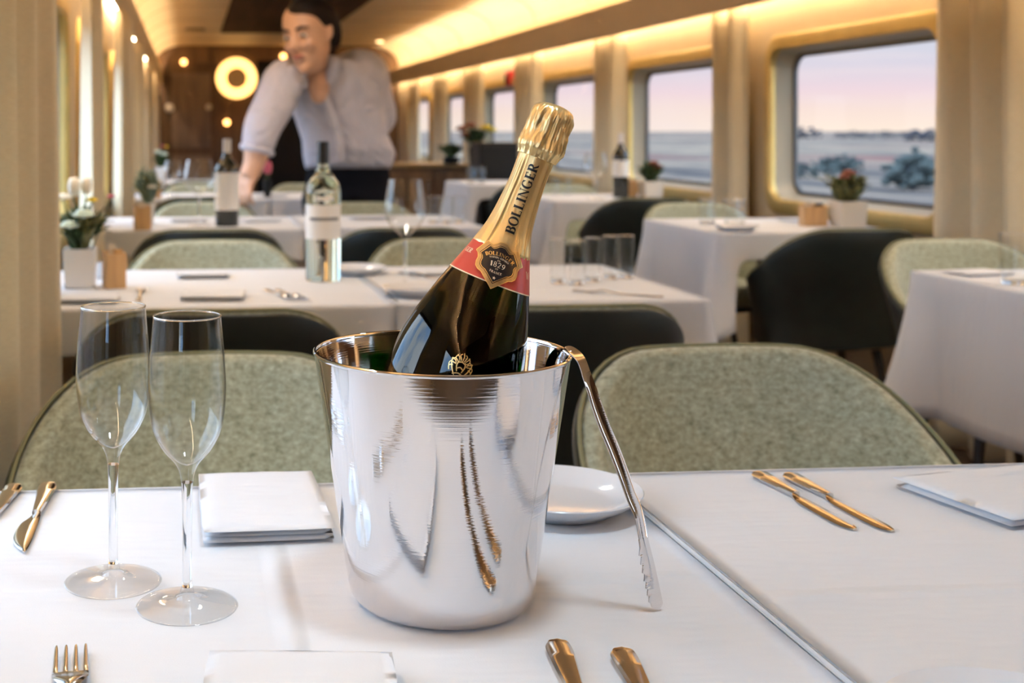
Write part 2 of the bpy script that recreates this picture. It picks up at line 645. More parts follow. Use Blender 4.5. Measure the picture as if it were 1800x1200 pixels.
# added fill spots, out of view in the ceiling, to brighten the tables
k = 0
wheres = ['the nearest table', 'the second left table', 'the third left table', 'the fourth left table', 'the farthest left table']
for i, y in enumerate((0.75, 2.75, 4.75, 6.75, 8.75)):
    for x, sd in ((0.30, 'left'), (1.80, 'right')):
        t = thing('downlight', 'added ceiling fill spot on the %s side over the row of %s' % (sd, wheres[i]), 'lamp', (x, y, 2.209), 0, 'added fill spots')
        obj('trim_ring', MB().lathe([(0.036, 0), (0.05, 0), (0.05, -0.006), (0.036, -0.006)], 24, closed=True), 'steel', t)
        obj('lens', MB().lathe([(0, -0.001), (0.036, -0.001), (0.036, -0.003), (0, -0.004)], 24), 'down', t)
        L = bpy.data.lights.new('fill_spot', 'SPOT')
        L.energy = 36.0 if i == 0 else 36.0
        L.color = (0.66, 0.86, 1.0) if i == 0 else (1.0, 0.90, 0.78)  # cool fill over the nearest row, warm fill over the others
        L.spot_size = R(125)
        L.spot_blend = 0.9
        L.shadow_soft_size = 0.09
        o = bpy.data.objects.new('fill_spot', L)
        COL.objects.link(o)
        o.parent = t
        o.location = (0, 0, -0.02)
# red alarm box over the fourth window
p = deep(891, 138, wall_y(891, XR - 0.05) * CT + XR * ST)
t = thing('alarm_box', 'small red emergency box on the wall above a far window', 'alarm', (XR - 0.001, p.y, p.z))
obj('case', MB().box(-0.05, 0, -0.07, 0.07, -0.065, 0.065), 'red', t, bevel=0.01)
obj('lever', MB().box(-0.065, -0.05, -0.012, 0.012, -0.05, 0.03), 'black', t, bevel=0.003)


# ------------------------------------------------------------------ curtains
def curtain(label, x, y0, y1, ztop, zbot, waves, amp, phase=0.0, group=None, seed=1):
    mb = MB()
    rnd = random.Random(seed)
    ny, nz = max(24, int(waves * 14)), 18
    wob = [rnd.uniform(0.6, 1.2) for _ in range(40)]
    rows = []
    for i in range(nz + 1):
        t = i / nz
        z = ztop + (zbot - ztop) * t
        row = []
        for j in range(ny + 1):
            u = j / ny
            ph = u * waves * 2 * PI + phase
            k = int(u * waves) % 40
            a = amp * wob[k] * (0.75 + 0.35 * t)
            dx = a * math.sin(ph) + 0.25 * a * math.sin(2.1 * ph + 1.3 + t * 1.2)
            yy = y0 + (y1 - y0) * u + 0.3 * amp * math.cos(ph) + 0.012 * math.sin(3 * t + 5 * u)
            row.append((x + dx, yy, z))
        rows.append(row)
    vs, fs = [], []
    for r in rows:
        vs += r
    k = ny + 1
    for i in range(nz):
        for j in range(ny):
            fs.append((i * k + j, i * k + j + 1, (i + 1) * k + j + 1, (i + 1) * k + j))
    mb.add(vs, fs)
    o = obj('curtain', mb, 'curtain', angle=0)
    s = o.modifiers.new('solid', 'SOLIDIFY')
    s.thickness = 0.003
    return tag(o, label, 'curtain', group)


places = ['nearest the camera at the left edge', 'second from the camera on the left, behind the white flowers', 'third along the left wall',
          'fourth along the left wall', 'fifth along the left wall, far back', 'last on the left by the end door']
ends = [2.495, 4.475, 6.45, 8.42, 10.6, 12.6]
for i, ye in enumerate(ends):
    y0 = ye - (0.95 if i == 0 else 0.60)
    curtain('beige floor-length curtain ' + places[i], -0.287 if i == 0 else -0.318, y0, ye, 1.693, 0.02, 3.6 if i == 0 else 2.8, 0.040 if i == 0 else 0.033, 1.1 + i, 'left curtains', 3 + i)
XC = XR - 0.075
names = ['beige curtain right of the biggest window, at the right edge', 'beige curtain between the two biggest right windows', 'beige curtain behind the dark wine bottle on the right', 'beige curtain behind the gold bottle top',
         'beige curtain sixth from the camera on the right wall', 'narrow beige curtain far along the right wall', 'last beige curtain on the right, by the end wall']
spans = [(wall_y(1800, XC) - 0.12, wall_y(1640, XC)), (wall_y(1312, XC), wall_y(1248, XC)), (wall_y(1095, XC), wall_y(1040, XC)), (wall_y(948, XC), wall_y(902, XC)),
         (wall_y(848, XC), wall_y(815, XC)), (wall_y(785, XC), wall_y(762, XC)), (wall_y(738, XC), wall_y(722, XC))]
for i, (a, b) in enumerate(spans):
    curtain(names[i], XC, a, b, 1.72, 0.02, max(2.0, (b - a) / 0.19), 0.038, 0.6 * i, 'right curtains', 20 + i)

# ------------------------------------------------------------------ the land outside
def land_mat():
    m, nt, b = new_mat('dusk scrubland')
    tc = N(nt, 'ShaderNodeTexCoord')
    mp = N(nt, 'ShaderNodeMapping')
    mp.inputs['Scale'].default_value = (0.20, 0.020, 1)
    nt.links.new(tc.outputs['Object'], mp.inputs[0])
    n1 = N(nt, 'ShaderNodeTexNoise', Scale=1.0, Detail=8.0, Roughness=0.72)
    nt.links.new(mp.outputs[0], n1.inputs['Vector'])
    c1 = ramp(nt, n1.outputs['Fac'], [(0.30, rgb(58, 56, 56)), (0.42, rgb(86, 80, 78)), (0.50, rgb(116, 104, 94)), (0.58, rgb(150, 132, 112)), (0.70, rgb(88, 82, 82))])
    mp2 = N(nt, 'ShaderNodeMapping')
    mp2.inputs['Scale'].default_value = (0.05, 0.012, 1)
    mp2.inputs['Location'].default_value = (7, 3, 0)
    nt.links.new(tc.outputs['Object'], mp2.inputs[0])
    n2 = N(nt, 'ShaderNodeTexNoise', Scale=1.0, Detail=4.0)
    nt.links.new(mp2.outputs[0], n2.inputs['Vector'])
    f2 = ramp(nt, n2.outputs['Fac'], [(0.56, (0, 0, 0, 1)), (0.66, (1, 1, 1, 1))])
    mx = N(nt, 'ShaderNodeMix', data_type='RGBA')
    nt.links.new(f2, mx.inputs['Factor'])
    nt.links.new(c1, mx.inputs['A'])
    mx.inputs['B'].default_value = rgb(112, 78, 74)
    nt.links.new(mx.outputs['Result'], b.inputs['Base Color'])
    b.inputs['Roughness'].default_value = 0.95
    b.inputs['Specular IOR Level'].default_value = 0.1
    return m


M['land'] = land_mat()
land = obj('ground', MB().box(-3000, 4000, -3000, 4000, -1.5, -1.4), 'land', smooth=False)
land['kind'] = 'structure'
M['bush'] = plain('grey green scrub', (0.040, 0.052, 0.050, 1), 0.9, vary=0.4, vscale=0.8)
M['bush_far'] = plain('distant scrub', (0.036, 0.035, 0.045, 1), 0.9, vary=0.3, vscale=0.3)


def shrub(px, py, d, w, h, label, mat, seed):
    base = deep(px, py, d)
    p = Vector((base.x, base.y, -1.4))
    rnd = random.Random(seed)
    t = thing('desert_shrub', label, 'shrub', p, 0, 'scrub outside the windows')
    mb = MB()
    for k in range(110):
        a = rnd.uniform(0, 2 * PI)
        rr = rnd.random() ** 0.5 * w * 0.5
        zz = h * (0.08 + 0.80 * rnd.random() * (1 - 0.5 * rr / (w * 0.5)))
        s = rnd.uniform(0.06, 0.13) * min(w, h)
        mb.ball((rr * math.cos(a), rr * math.sin(a), zz), s, s, s * 0.8, 7, 5)
    obj('foliage', mb, mat, t)
    mb = MB()
    for k in range(4):
        a = k * 1.6
        mb.tube([(0, 0, 0), (0.12 * w * math.cos(a), 0.12 * w * math.sin(a), h * 0.5)], [0.05 * h, 0.02 * h], 6)
    obj('stem', mb, 'bush_far', t)


shrub(1605, 318, 52, 2.3, 2.1, 'tall grey green shrub seen at the right side of the biggest window', 'bush', 1)
shrub(1478, 300, 75, 2.6, 1.4, 'low dark shrub in the middle of the biggest window', 'bush', 2)
shrub(1408, 300, 66, 3.6, 1.2, 'wide grey green shrub at the left of the biggest window', 'bush', 3)
for i, (px, w, d, h) in enumerate(((1392, 20, 420, 5.6), (1500, 14, 430, 3.4), (1555, 16, 450, 3.2), (1632, 13, 300, 4.2))):
    shrub(px, 245, d, w, h, ['dark clump of trees on the horizon at the left of the biggest window', 'long low clump of trees on the horizon mid window', 'faint low tree line on the horizon right of mid window', 'dark tree on the horizon at the right end of the biggest window'][i], 'bush_far', 30 + i)
# ------------------------------------------------------------------ tables and cloths
M['linen'] = cloth_mat('table linen')
M['linen_a'] = cloth_mat('pressed linen left', ((0, 0.045, 0.0028), (1, 0.06, 0.0014)))
M['linen_b'] = cloth_mat('pressed linen right', ((0, -0.27, 0.0004), (1, 0.005, 0.0022)))
M['napkin'] = cloth_mat('napkin linen')
M['table_wood'] = plain('table base', (0.05, 0.032, 0.02, 1), 0.4, vary=0.3, vscale=6)


def make_table(label, x0, x1, y0, y1, group):
    cx, cy = (x0 + x1) / 2, (y0 + y1) / 2
    t = thing('dining_table', label, 'table', (cx, cy, 0), 0, group)
    w, l = (x1 - x0) / 2 - 0.014, (y1 - y0) / 2 - 0.014
    obj('tabletop', MB().box(-w, w, -l, l, 0.715, 0.7445), 'table_wood', t, smooth=False, bevel=0.004)
    obj('column', MB().lathe([(0.045, 0.035), (0.04, 0.1), (0.04, 0.66), (0.06, 0.714)], 24), 'table_wood', t)
    obj('foot', MB().lathe([(0.17, 0), (0.17, 0.012), (0.15, 0.022), (0.046, 0.036)], 32), 'steel', t)
    return t


def make_cloth(label, x0, x1, y0, y1, mat, group, drop=0.33, lift=0.0, seed=0, walls=(False, False), slack=1.0, flop=0.02, end_drop=0.095):
    """cloth draped over a table top: flat top, rounded edge, skirt with soft folds; walls: (left, right) skirts hang straight"""
    rnd = random.Random(seed)
    nx, ny = 44, 44
    r0 = 0.007
    r = r0
    zt = TZ + lift
    rl = 0.002 if walls[0] else r
    rr = 0.002 if walls[1] else r
    hx, hy = (x1 - x0) / 2, (y1 - y0) / 2
    cx, cy = (x0 + x1) / 2, (y0 + y1) / 2
    mb = MB()
    vs = []
    for j in range(ny + 1):
        for i in range(nx + 1):
            x = -hx + rl + (2 * hx - rl - rr) * i / nx
            y = -hy + r + (2 * hy - 2 * r) * j / ny
            vs.append((x, y, zt))
    fs = []
    for j in range(ny):
        for i in range(nx):
            a = j * (nx + 1) + i
            fs.append((a, a + 1, a + nx + 2, a + nx + 1))
    per = [(i, 0) for i in range(nx)] + [(nx, j) for j in range(ny)] + [(i, ny) for i in range(nx, 0, -1)] + [(0, j) for j in range(ny, 0, -1)]
    prev = [j * (nx + 1) + i for i, j in per]
    nper = len(per)
    ph = [rnd.uniform(0, 6.28) for _ in range(6)]
    levels = [(r * math.sin(R(30)), r * (1 - math.cos(R(30)))), (r * math.sin(R(60)), r * (1 - math.cos(R(60)))), (r, r)]
    for k in range(1, 11):
        levels.append((r, r + (drop - r) * k / 10))
    for out, down in levels:
        cur = []
        t = max(0.0, (down - r) / (drop - r))
        for q, (i, j) in enumerate(per):
            bx = -hx + rl + (2 * hx - rl - rr) * i / nx
            by = -hy + r + (2 * hy - 2 * r) * j / ny
            dx = -1 if i == 0 else (1 if i == nx else 0)
            dy = -1 if j == 0 else (1 if j == ny else 0)
            # distance from the nearest corner along this side, 0..1
            if dx and dy:
                c = 0.0
                dv = Vector((dx, dy)) * 0.72
            elif dx:
                c = min(j, ny - j) / ny
                dv = Vector((dx, 0))
            else:
                c = min(i, nx - i) / nx
                dv = Vector((0, dy))
            corner = math.exp(-(c / 0.09) ** 2)
            s = q / nper * 2 * PI
            wave = 0.5 * math.sin(5 * s + ph[0]) + 0.35 * math.sin(11 * s + ph[1])
            w_l, w_r = walls
            if (dx < 0 and w_l) or (dx > 0 and w_r) or (not dx and ((bx < 0 and w_l) or (bx > 0 and w_r))):
                dd = end_drop
            elif dx:
                dd = drop
            else:
                dd = end_drop + (drop - end_drop) * math.exp(-(c / 0.05) ** 2)
            off = out + slack * t * min(1.0, dd / drop + 0.1 * corner) * (0.020 + 0.010 * wave + 0.075 * corner * t ** 0.5 - 0.02 * math.exp(-((c - 0.16) / 0.07) ** 2))
            if (dx < 0 and walls[0]) or (dx > 0 and walls[1]):
                off = min(off, 0.0022)
            z = zt - (down if down <= r else r + t * (dd - r)) - t * flop * corner
            cur.append(len(vs))
            vs.append((bx + dv.x * off, by + dv.y * off, z))
        for q in range(nper):
            n = (q + 1) % nper
            fs.append((prev[q], prev[n], cur[n], cur[q]))
        prev = cur
    mb.add(vs, fs)
    o = obj('tablecloth', mb, mat, angle=0, loc=(cx, cy, 0), recalc=False)
    # flip so the weave faces outwards
    sm = o.modifiers.new('solid', 'SOLIDIFY')
    sm.thickness = 0.0016
    sm.offset = -1
    return tag(o, label, 'tablecloth', group)


FAR = [1.262, 3.237, 5.212, 7.187, 9.162]
DEP = 0.70
XA0, XA1, XB0, XB1 = -0.375, 0.4335, 0.4365, 1.120
rowtxt = ['under the champagne bucket, nearest the camera', 'under the white wine bottle', 'under the red wine bottle', 'under the woman\'s reaching hand', 'farthest along the left wall']
rowtxt_b = ['under the two gold tinted knives', 'under the five tumblers', 'behind the big wine glass', 'behind the standing woman']
XR0, XR1 = 1.885, 2.60
RFAR = [3.05, 4.93, 6.90, 8.85]
rtxt = ['at the right edge beside the aisle, nearest of the window tables', 'below the biggest window', 'with the dark wine bottle on the right', 'far on the right behind the gold bottle neck']
for i, yf in enumerate(FAR):
    make_table('dark pedestal table ' + rowtxt[i], XA0, XA1, yf - DEP, yf, 'left wall tables')
    make_cloth('white tablecloth ' + rowtxt[i], XA0, XA1, yf - DEP, yf, 'linen_a' if i == 0 else 'linen', 'left wall tablecloths', seed=i, walls=(True, True), slack=1.0 if i else 0.5)
    if i < 4:
        make_table('dark pedestal table ' + rowtxt_b[i] + '', XB0, XB1, yf - DEP, yf, 'aisle tables')
        make_cloth('white tablecloth ' + rowtxt_b[i] + '', XB0, XB1, yf - DEP, yf, 'linen_b' if i == 0 else 'linen', 'aisle tablecloths', lift=0.0025, seed=10 + i, walls=(True, False))
for i, yf in enumerate(RFAR):
    make_table('dark pedestal table ' + rtxt[i], XR0, XR1, yf - 0.72, yf, 'window tables')
    make_cloth('white tablecloth ' + rtxt[i], XR0, XR1, yf - 0.72, yf, 'linen', 'window tablecloths', seed=20 + i, walls=(False, True), drop=0.36, flop=0.03)


# ------------------------------------------------------------------ chairs
def tweed():
    m, nt, b = new_mat('sage tweed')
    tc = N(nt, 'ShaderNodeTexCoord')
    n = N(nt, 'ShaderNodeTexNoise', Scale=95.0, Detail=5.0, Roughness=0.75)
    mp = N(nt, 'ShaderNodeMapping')
    mp.inputs['Scale'].default_value = (1.0, 1.0, 1.5)
    nt.links.new(tc.outputs['Object'], mp.inputs[0])
    nt.links.new(mp.outputs[0], n.inputs['Vector'])
    c = ramp(nt, n.outputs['Fac'], [(0.30, rgb(104, 107, 84)), (0.48, rgb(148, 150, 128)), (0.60, rgb(164, 166, 144)), (0.74, rgb(200, 200, 180))])
    nt.links.new(c, b.inputs['Base Color'])
    b.inputs['Roughness'].default_value = 0.9
    b.inputs['Sheen Weight'].default_value = 0.25
    b.inputs['Specular IOR Level'].default_value = 0.2
    v = N(nt, 'ShaderNodeTexNoise', Scale=620.0, Detail=2.0)
    nt.links.new(tc.outputs['Object'], v.inputs['Vector'])
    bp = N(nt, 'ShaderNodeBump', Strength=0.5, Distance=0.0012)
    nt.links.new(v.outputs['Fac'], bp.inputs['Height'])
    nt.links.new(bp.outputs[0], b.inputs['Normal'])
    return m


M['tweed'] = tweed()
M['piping'] = plain('chair piping', rgb(118, 118, 88), 0.8)
M['leather'] = plain('dark green leather', (0.012, 0.015, 0.011, 1), 0.46, vary=0.35, vscale=9, bump=0.25, bscale=180)
M['chair_leg'] = plain('dark chair leg', (0.03, 0.022, 0.016, 1), 0.4)


def shell_pt(u, z, off):
    """tub back: u -1..1 round the sitter, off outwards"""
    a = u * R(112)
    s, c = math.sin(a), math.cos(a)
    n = 2.0 / 2.45
    w, dpt = 0.292, 0.200
    k = 0.80 + 0.20 * sstep(0.40, 0.80, z)
    x = w * math.copysign(abs(s) ** n, s)
    y = dpt * math.copysign(abs(c) ** n, c)
    nv = Vector((math.copysign(abs(s) ** 1.2, s), math.copysign(abs(c) ** 1.2, c)))
    nv.normalize()
    lean = 0.075 * sstep(0.38, 0.85, z) * max(0.0, c)
    return Vector((x * k + nv.x * off, y * k + lean + nv.y * off, z))


def shell_top(u):
    return 0.774 - 0.190 * sstep(0.16, 1.0, abs(u)) - 0.006 * abs(u)


def shell(o0, o1, zb, dz):
    mb = MB()
    nu, nz = 56, 9
    rings = []
    for i in range(nu + 1):
        u = -1 + 2 * i / nu
        zt = shell_top(u) + dz
        sec = []
        for k in range(nz + 1):
            z = zb + (zt - zb) * k / nz
            sec.append(shell_pt(u, z, o1))
        mid, hw = (o0 + o1) / 2, (o1 - o0) / 2
        for k in range(1, 6):
            a = PI * k / 6
            q = shell_pt(u, zt, mid + hw * math.cos(a))
            q.z = zt + min(hw, 0.016) * math.sin(a)
            sec.append(q)
        for k in range(nz, -1, -1):
            z = zb + (zt - zb) * k / nz
            sec.append(shell_pt(u, z, o0))
        rings.append(sec)
    mb.rings(rings)
    return mb


def make_chair(label, loc, rz, group):
    t = thing('tub_chair', label, 'chair', loc, rz, group)
    obj('backrest_pad', shell(-0.034, 0.002, 0.43, -0.004), 'tweed', t)
    obj('backrest_shell', shell(0.0025, 0.012, 0.36, -0.001), 'leather', t)
    pts = []
    for i in range(41):
        u = -1 + 2 * i / 40
        q = shell_pt(u, shell_top(u) - 0.006, 0.003)
        q.z += 0.0165
        pts.append(q)
    obj('piping', MB().tube(pts, 0.0032, 8), 'piping', t)
    se = MB()
    lo = []
    for k in range(40):
        a = 2 * PI * k / 40
        s, c = math.sin(a), math.cos(a)
        lo.append((0.20 * math.copysign(abs(s) ** 0.75, s), (0.165 if c > 0 else 0.205) * math.copysign(abs(c) ** 0.75, c) - 0.02))
    rings = []
    for f, z in ((0.90, 0.375), (0.97, 0.385), (1.0, 0.41), (0.99, 0.44), (0.94, 0.458), (0.80, 0.466)):
        rings.append([(x * f, y * f, z) for x, y in lo])
    se.rings(rings)
    obj('seat', se, 'tweed', t)
    ub = MB()
    ub.rings([[(x * f, y * f, z) for x, y in lo] for f, z in ((0.55, 0.335), (0.86, 0.35), (0.92, 0.374))])
    obj('seat_base', ub, 'leather', t)
    for sx in (-1, 1):
        for y0, y1 in ((-0.13, -0.17), (0.11, 0.15)):
            obj('leg', MB().tube([(sx * 0.13, y0, 0.345), (sx * 0.19, y1, 0.0)], [0.016, 0.011], 12), 'chair_leg', t)
    return t


# (x, y of the top of the back, faces the camera?, label)
TOPY = 0.200 + 0.075 + 0.01
first = None
cg = 'tub chairs'
chairs = [
    (0.035, 1.84, 1, 'pale sage tweed tub chair behind the two champagne flutes'),
    (0.805, 1.84, 1, 'olive tweed tub chair right of the champagne bucket and tongs'),
    (0.05, 2.24, 0, 'dark leather back of the tub chair just above the champagne flutes'),
    (0.735, 2.24, 0, 'dark leather back of the tub chair behind the champagne bottle'),
    (0.075, 3.72, 1, 'sage tweed tub chair left behind the white wine bottle'),
    (0.775, 3.72, 1, 'sage tweed tub chair behind the big wine glass'),
    (0.075, 4.10, 0, 'dark leather tub chair back directly below the red wine bottle'),
    (0.75, 4.10, 0, 'dark leather tub chair back right of the white wine bottle'),
    (0.075, 5.70, 1, 'sage tweed tub chair behind the red wine bottle at the left'),
    (0.79, 5.62, 1, 'sage tweed tub chair in front of the woman'),
    (0.075, 6.10, 0, 'dark tub chair back beneath the woman\'s reaching hand, left of the red wine bottle'),
    (0.075, 7.68, 1, 'sage tub chair beyond the fourth left table, behind the wine glass'),
    (0.74, 7.68, 1, 'sage tub chair beyond the fourth row on the aisle side, behind the woman'),
    (0.075, 8.07, 0, 'dark tub chair back far left near the end door'),
    (2.28, 3.56, 1, 'grey olive tweed tub chair beside the window tables at the far right edge'),
    (2.28, 3.93, 0, 'black leather tub chair back below the biggest window'),
    (2.28, 5.44, 1, 'sage tub chair beside the potted plant, behind the table below the biggest window'),
    (2.28, 5.84, 0, 'dark tub chair back below the second biggest right window'),
    (2.28, 7.40, 1, 'olive tub chair far right behind the dark wine bottle'),
    (2.28, 7.80, 0, 'dark tub chair back right behind the gold bottle neck'),
]
for x, y, cam, lab in chairs:
    loc = (x, y - TOPY, 0) if cam else (x, y + TOPY, 0)
    rz = 0.0 if cam else PI
    if first is None:
        first = make_chair(lab, loc, rz, cg)
    else:
        dup(first, loc, rz, lab)
# ------------------------------------------------------------------ champagne bucket
def chrome():
    m, nt, b = new_mat('polished steel')
    b.inputs['Base Color'].default_value = (0.80, 0.79, 0.80, 1)
    b.inputs['Metallic'].default_value = 1.0
    b.inputs['Roughness'].default_value = 0.045
    tc = N(nt, 'ShaderNodeTexCoord')
    mp = N(nt, 'ShaderNodeMapping')
    mp.inputs['Scale'].default_value = (1.5, 1.5, 420)
    nt.links.new(tc.outputs['Object'], mp.inputs[0])
    n = N(nt, 'ShaderNodeTexNoise', Scale=2.0, Detail=3.0)
    nt.links.new(mp.outputs[0], n.inputs['Vector'])
    n2 = N(nt, 'ShaderNodeTexNoise', Scale=14.0, Detail=2.0)
    nt.links.new(tc.outputs['Object'], n2.inputs['Vector'])
    ad = N(nt, 'ShaderNodeMath', operation='MULTIPLY_ADD')
    nt.links.new(n2.outputs['Fac'], ad.inputs[0])
    ad.inputs[1].default_value = 1.6
    nt.links.new(n.outputs['Fac'], ad.inputs[2])
    bp = N(nt, 'ShaderNodeBump', Strength=0.06, Distance=0.0008)
    nt.links.new(ad.outputs[0], bp.inputs['Height'])
    nt.links.new(bp.outputs[0], b.inputs['Normal'])
    return m


M['chrome'] = chrome()
M['cutlery'] = plain('cutlery steel', (0.66, 0.65, 0.64, 1), 0.13, metal=1.0, bump=0.04, bscale=30)
M['cutlery_gold'] = plain('polished cutlery', (0.76, 0.66, 0.52, 1), 0.10, metal=1.0)
bc = deep(775, 230, 0.952)
BXC, BYC = bc.x, bc.y
ZB = TZ + 0.0008
bucket = thing('ice_bucket', 'polished steel champagne bucket standing on the nearest white table', 'ice bucket', (BXC, BYC, ZB))
prof_o = [(0.0, 0.0), (0.058, 0.0), (0.0665, 0.0030), (0.0705, 0.0085), (0.0728, 0.018)] + [(0.0728 + (0.0988 - 0.0728) * k / 10, 0.018 + (0.1915 - 0.018) * k / 10) for k in range(1, 11)]
prof_i = [(0.0966, 0.1905), (0.085, 0.113), (0.0705, 0.018), (0.066, 0.0065), (0.0, 0.004)]
obj('body', MB().lathe(prof_o + prof_i, 128), 'chrome', bucket, angle=50)
obj('rim', MB().lathe([(0.0989, 0.1908), (0.0996, 0.1918), (0.0996, 0.1930), (0.0988, 0.1938), (0.0974, 0.1938), (0.0967, 0.1928), (0.0967, 0.1908)], 128, closed=True), 'chrome', bucket)

# ------------------------------------------------------------------ champagne bottle
def bottle_glass():
    m, nt, b = new_mat('champagne green glass')
    b.inputs['Base Color'].default_value = (0.85, 0.95, 0.70, 1)
    b.inputs['Transmission Weight'].default_value = 1.0
    b.inputs['Roughness'].default_value = 0.0
    b.inputs['IOR'].default_value = 1.45
    va = N(nt, 'ShaderNodeVolumeAbsorption')
    va.inputs['Color'].default_value = (0.42, 0.74, 0.08, 1)
    va.inputs['Density'].default_value = 260.0
    nt.links.new(va.outputs[0], nt.nodes['Material Output'].inputs['Volume'])
    return m


M['bottle_green'] = bottle_glass()


def gold_foil():
    m, nt, b = new_mat('gold foil')
    b.inputs['Base Color'].default_value = (0.80, 0.60, 0.28, 1)
    b.inputs['Metallic'].default_value = 0.72
    b.inputs['Roughness'].default_value = 0.34
    tc = N(nt, 'ShaderNodeTexCoord')
    mp = N(nt, 'ShaderNodeMapping')
    mp.inputs['Scale'].default_value = (1, 1, 0.35)
    nt.links.new(tc.outputs['Object'], mp.inputs[0])
    n = N(nt, 'ShaderNodeTexNoise', Scale=170.0, Detail=3.0)
    nt.links.new(mp.outputs[0], n.inputs['Vector'])
    n2 = N(nt, 'ShaderNodeTexNoise', Scale=1500.0, Detail=1.0)
    nt.links.new(tc.outputs['Object'], n2.inputs['Vector'])
    ad = N(nt, 'ShaderNodeMath', operation='MULTIPLY_ADD')
    nt.links.new(n2.outputs['Fac'], ad.inputs[0])
    ad.inputs[1].default_value = 0.12
    nt.links.new(n.outputs['Fac'], ad.inputs[2])
    bp = N(nt, 'ShaderNodeBump', Strength=0.35, Distance=0.0012)
    nt.links.new(ad.outputs[0], bp.inputs['Height'])
    nt.links.new(bp.outputs[0], b.inputs['Normal'])
    return m


M['gold_foil'] = gold_foil()
M['gold_ink'] = plain('gold label', (0.80, 0.58, 0.24, 1), 0.30, metal=0.9)
M['gold_dull'] = plain('gold label edge', (0.52, 0.37, 0.18, 1), 0.34, metal=0.8, vary=0.2, vscale=150)
M['band_red'] = plain('red neck band', (0.50, 0.045, 0.035, 1), 0.32)
M['ink_black'] = plain('black print', (0.006, 0.005, 0.006, 1), 0.35)
M['label_black'] = plain('black shield', (0.012, 0.009, 0.011, 1), 0.28)
M['ink_cream'] = plain('cream print', (0.75, 0.60, 0.42, 1), 0.4)

PXM = 0.952 / F                       # metres per photograph pixel at the bottle
top = deep(975, 194, 0.952)
ADOWN = (RIGHT * -0.3584 + Vector((0, 0, -1)) * 0.9336).normalized()
LEFTV = (RIGHT * -0.9336 + Vector((0, 0, 1)) * 0.3584).normalized()
FRONT = -AWAY
# radius (pixels) against distance from the top (pixels)
BPROF = [(83, 30.5), (110, 30.3), (135, 30.6), (156, 31.6), (190, 34.6), (222, 39.5), (247, 47), (270, 55), (296, 64.5), (330, 77), (362, 88), (388, 96), (415, 104), (441, 110), (468, 114), (500, 116), (540, 116), (600, 115), (650, 114.5), (690, 113), (706, 108), (714, 98)]


def bot_r(s):
    for (s0, r0), (s1, r1) in zip(BPROF, BPROF[1:]):
        if s <= s1:
            t = (s - s0) / (s1 - s0)
            return r0 + (r1 - r0) * t
    return BPROF[-1][1]


bottle = thing('champagne_bottle', 'gold foiled champagne bottle tilted in the steel bucket', 'bottle', top)
BM = Matrix.Translation(Vector((0, 0, 0)))


def on_bottle(s, ph, off=0.0, r=None):
    """local point on the bottle: s pixels from the top, ph angle from the camera side (positive = right in the photo)"""
    rr = (bot_r(s) if r is None else r) * PXM + off
    return ADOWN * (s * PXM) + LEFTV * (-rr * math.sin(ph)) + FRONT * (rr * math.cos(ph))


def revolve(prof, seg, fn=None, off=0.0):
    mb = MB()
    rings = []
    for s, r in prof:
        ring = []
        for j in range(seg):
            ph = 2 * PI * j / seg
            ring.append(on_bottle(s, ph, off if fn is None else off + fn(s, ph), r))
        rings.append(ring)
    mb.rings(rings)
    return mb


smoothP = [(p.x, p.y) for p in smooth_path([(s, r, 0) for s, r in BPROF], 5)]
BPROF = smoothP
glassP = [(60, 24), (80, 28)] + [(s, r) for s, r in smoothP if s > 88] + [(716, 60), (700, 30), (692, 0.01)]
obj('glass', revolve(glassP, 96), 'bottle_green', bottle, angle=50)


def wrinkle(s, ph):
    # crumpled foil over cork and wire
    t = sstep(-2, 14, s) * (1 - 0.35 * sstep(62, 80, s))
    w = noise.noise(Vector((ph * 4.3, s * 0.011, 1.7)))
    w2 = noise.noise(Vector((math.cos(ph) * 5.1 + s * 0.012, math.sin(ph) * 5.1, s * 0.03 + 4)))
    ridge = (1 - abs(w) * 2.2)
    return t * (0.0022 * max(-0.6, ridge) * 0.8 + 0.0014 * w2 + 0.0009 * abs(noise.noise(Vector((ph * 8.5, s * 0.02, 9.1))))) + 0.0004 * noise.noise(Vector((math.cos(ph) * 9, math.sin(ph) * 9, s * 0.12)))


capP = [(-9.5, 0.01), (-9, 12), (-7, 22), (-3.5, 29.5), (2, 33.5), (10, 34.2), (25, 34.2), (40, 34.8), (55, 36.2), (66, 37.4), (74, 37.2), (79, 35), (84, 32.8), (90, 31.6)]
obj('foil_cap', revolve([(p.x, max(p.y, 0.01)) for p in smooth_path([(s, r, 0) for s, r in capP], 5)], 160, wrinkle, 0.0004), 'gold_foil', bottle, angle=0)


def fold(s, ph):
    h = 0.0
    for c, wd, a in ((-0.80, 0.05, 0.0010), (0.74, 0.05, 0.0010), (0.98, 0.06, 0.0006), (-1.05, 0.09, 0.0004)):
        d = (ph - c + PI) % (2 * PI) - PI
        h += a * math.exp(-(d / wd) ** 2) * sstep(86, 110, s) * (1 - 0.4 * sstep(230, 262, s))
        h -= 0.6 * a * math.exp(-((d - 1.7 * wd) / wd) ** 2)
    h += 0.0005 * noise.noise(Vector((math.cos(ph) * 3, math.sin(ph) * 3, s * 0.02))) * (1 - sstep(235, 262, s))
    return h


foilP = [(s, r) for s, r in smoothP if 86 <= s <= 264]
obj('neck_foil', revolve([(84, 29)] + foilP + [(265, bot_r(265) - 3)], 220, fold, 0.0005), 'gold_foil', bottle, angle=0)
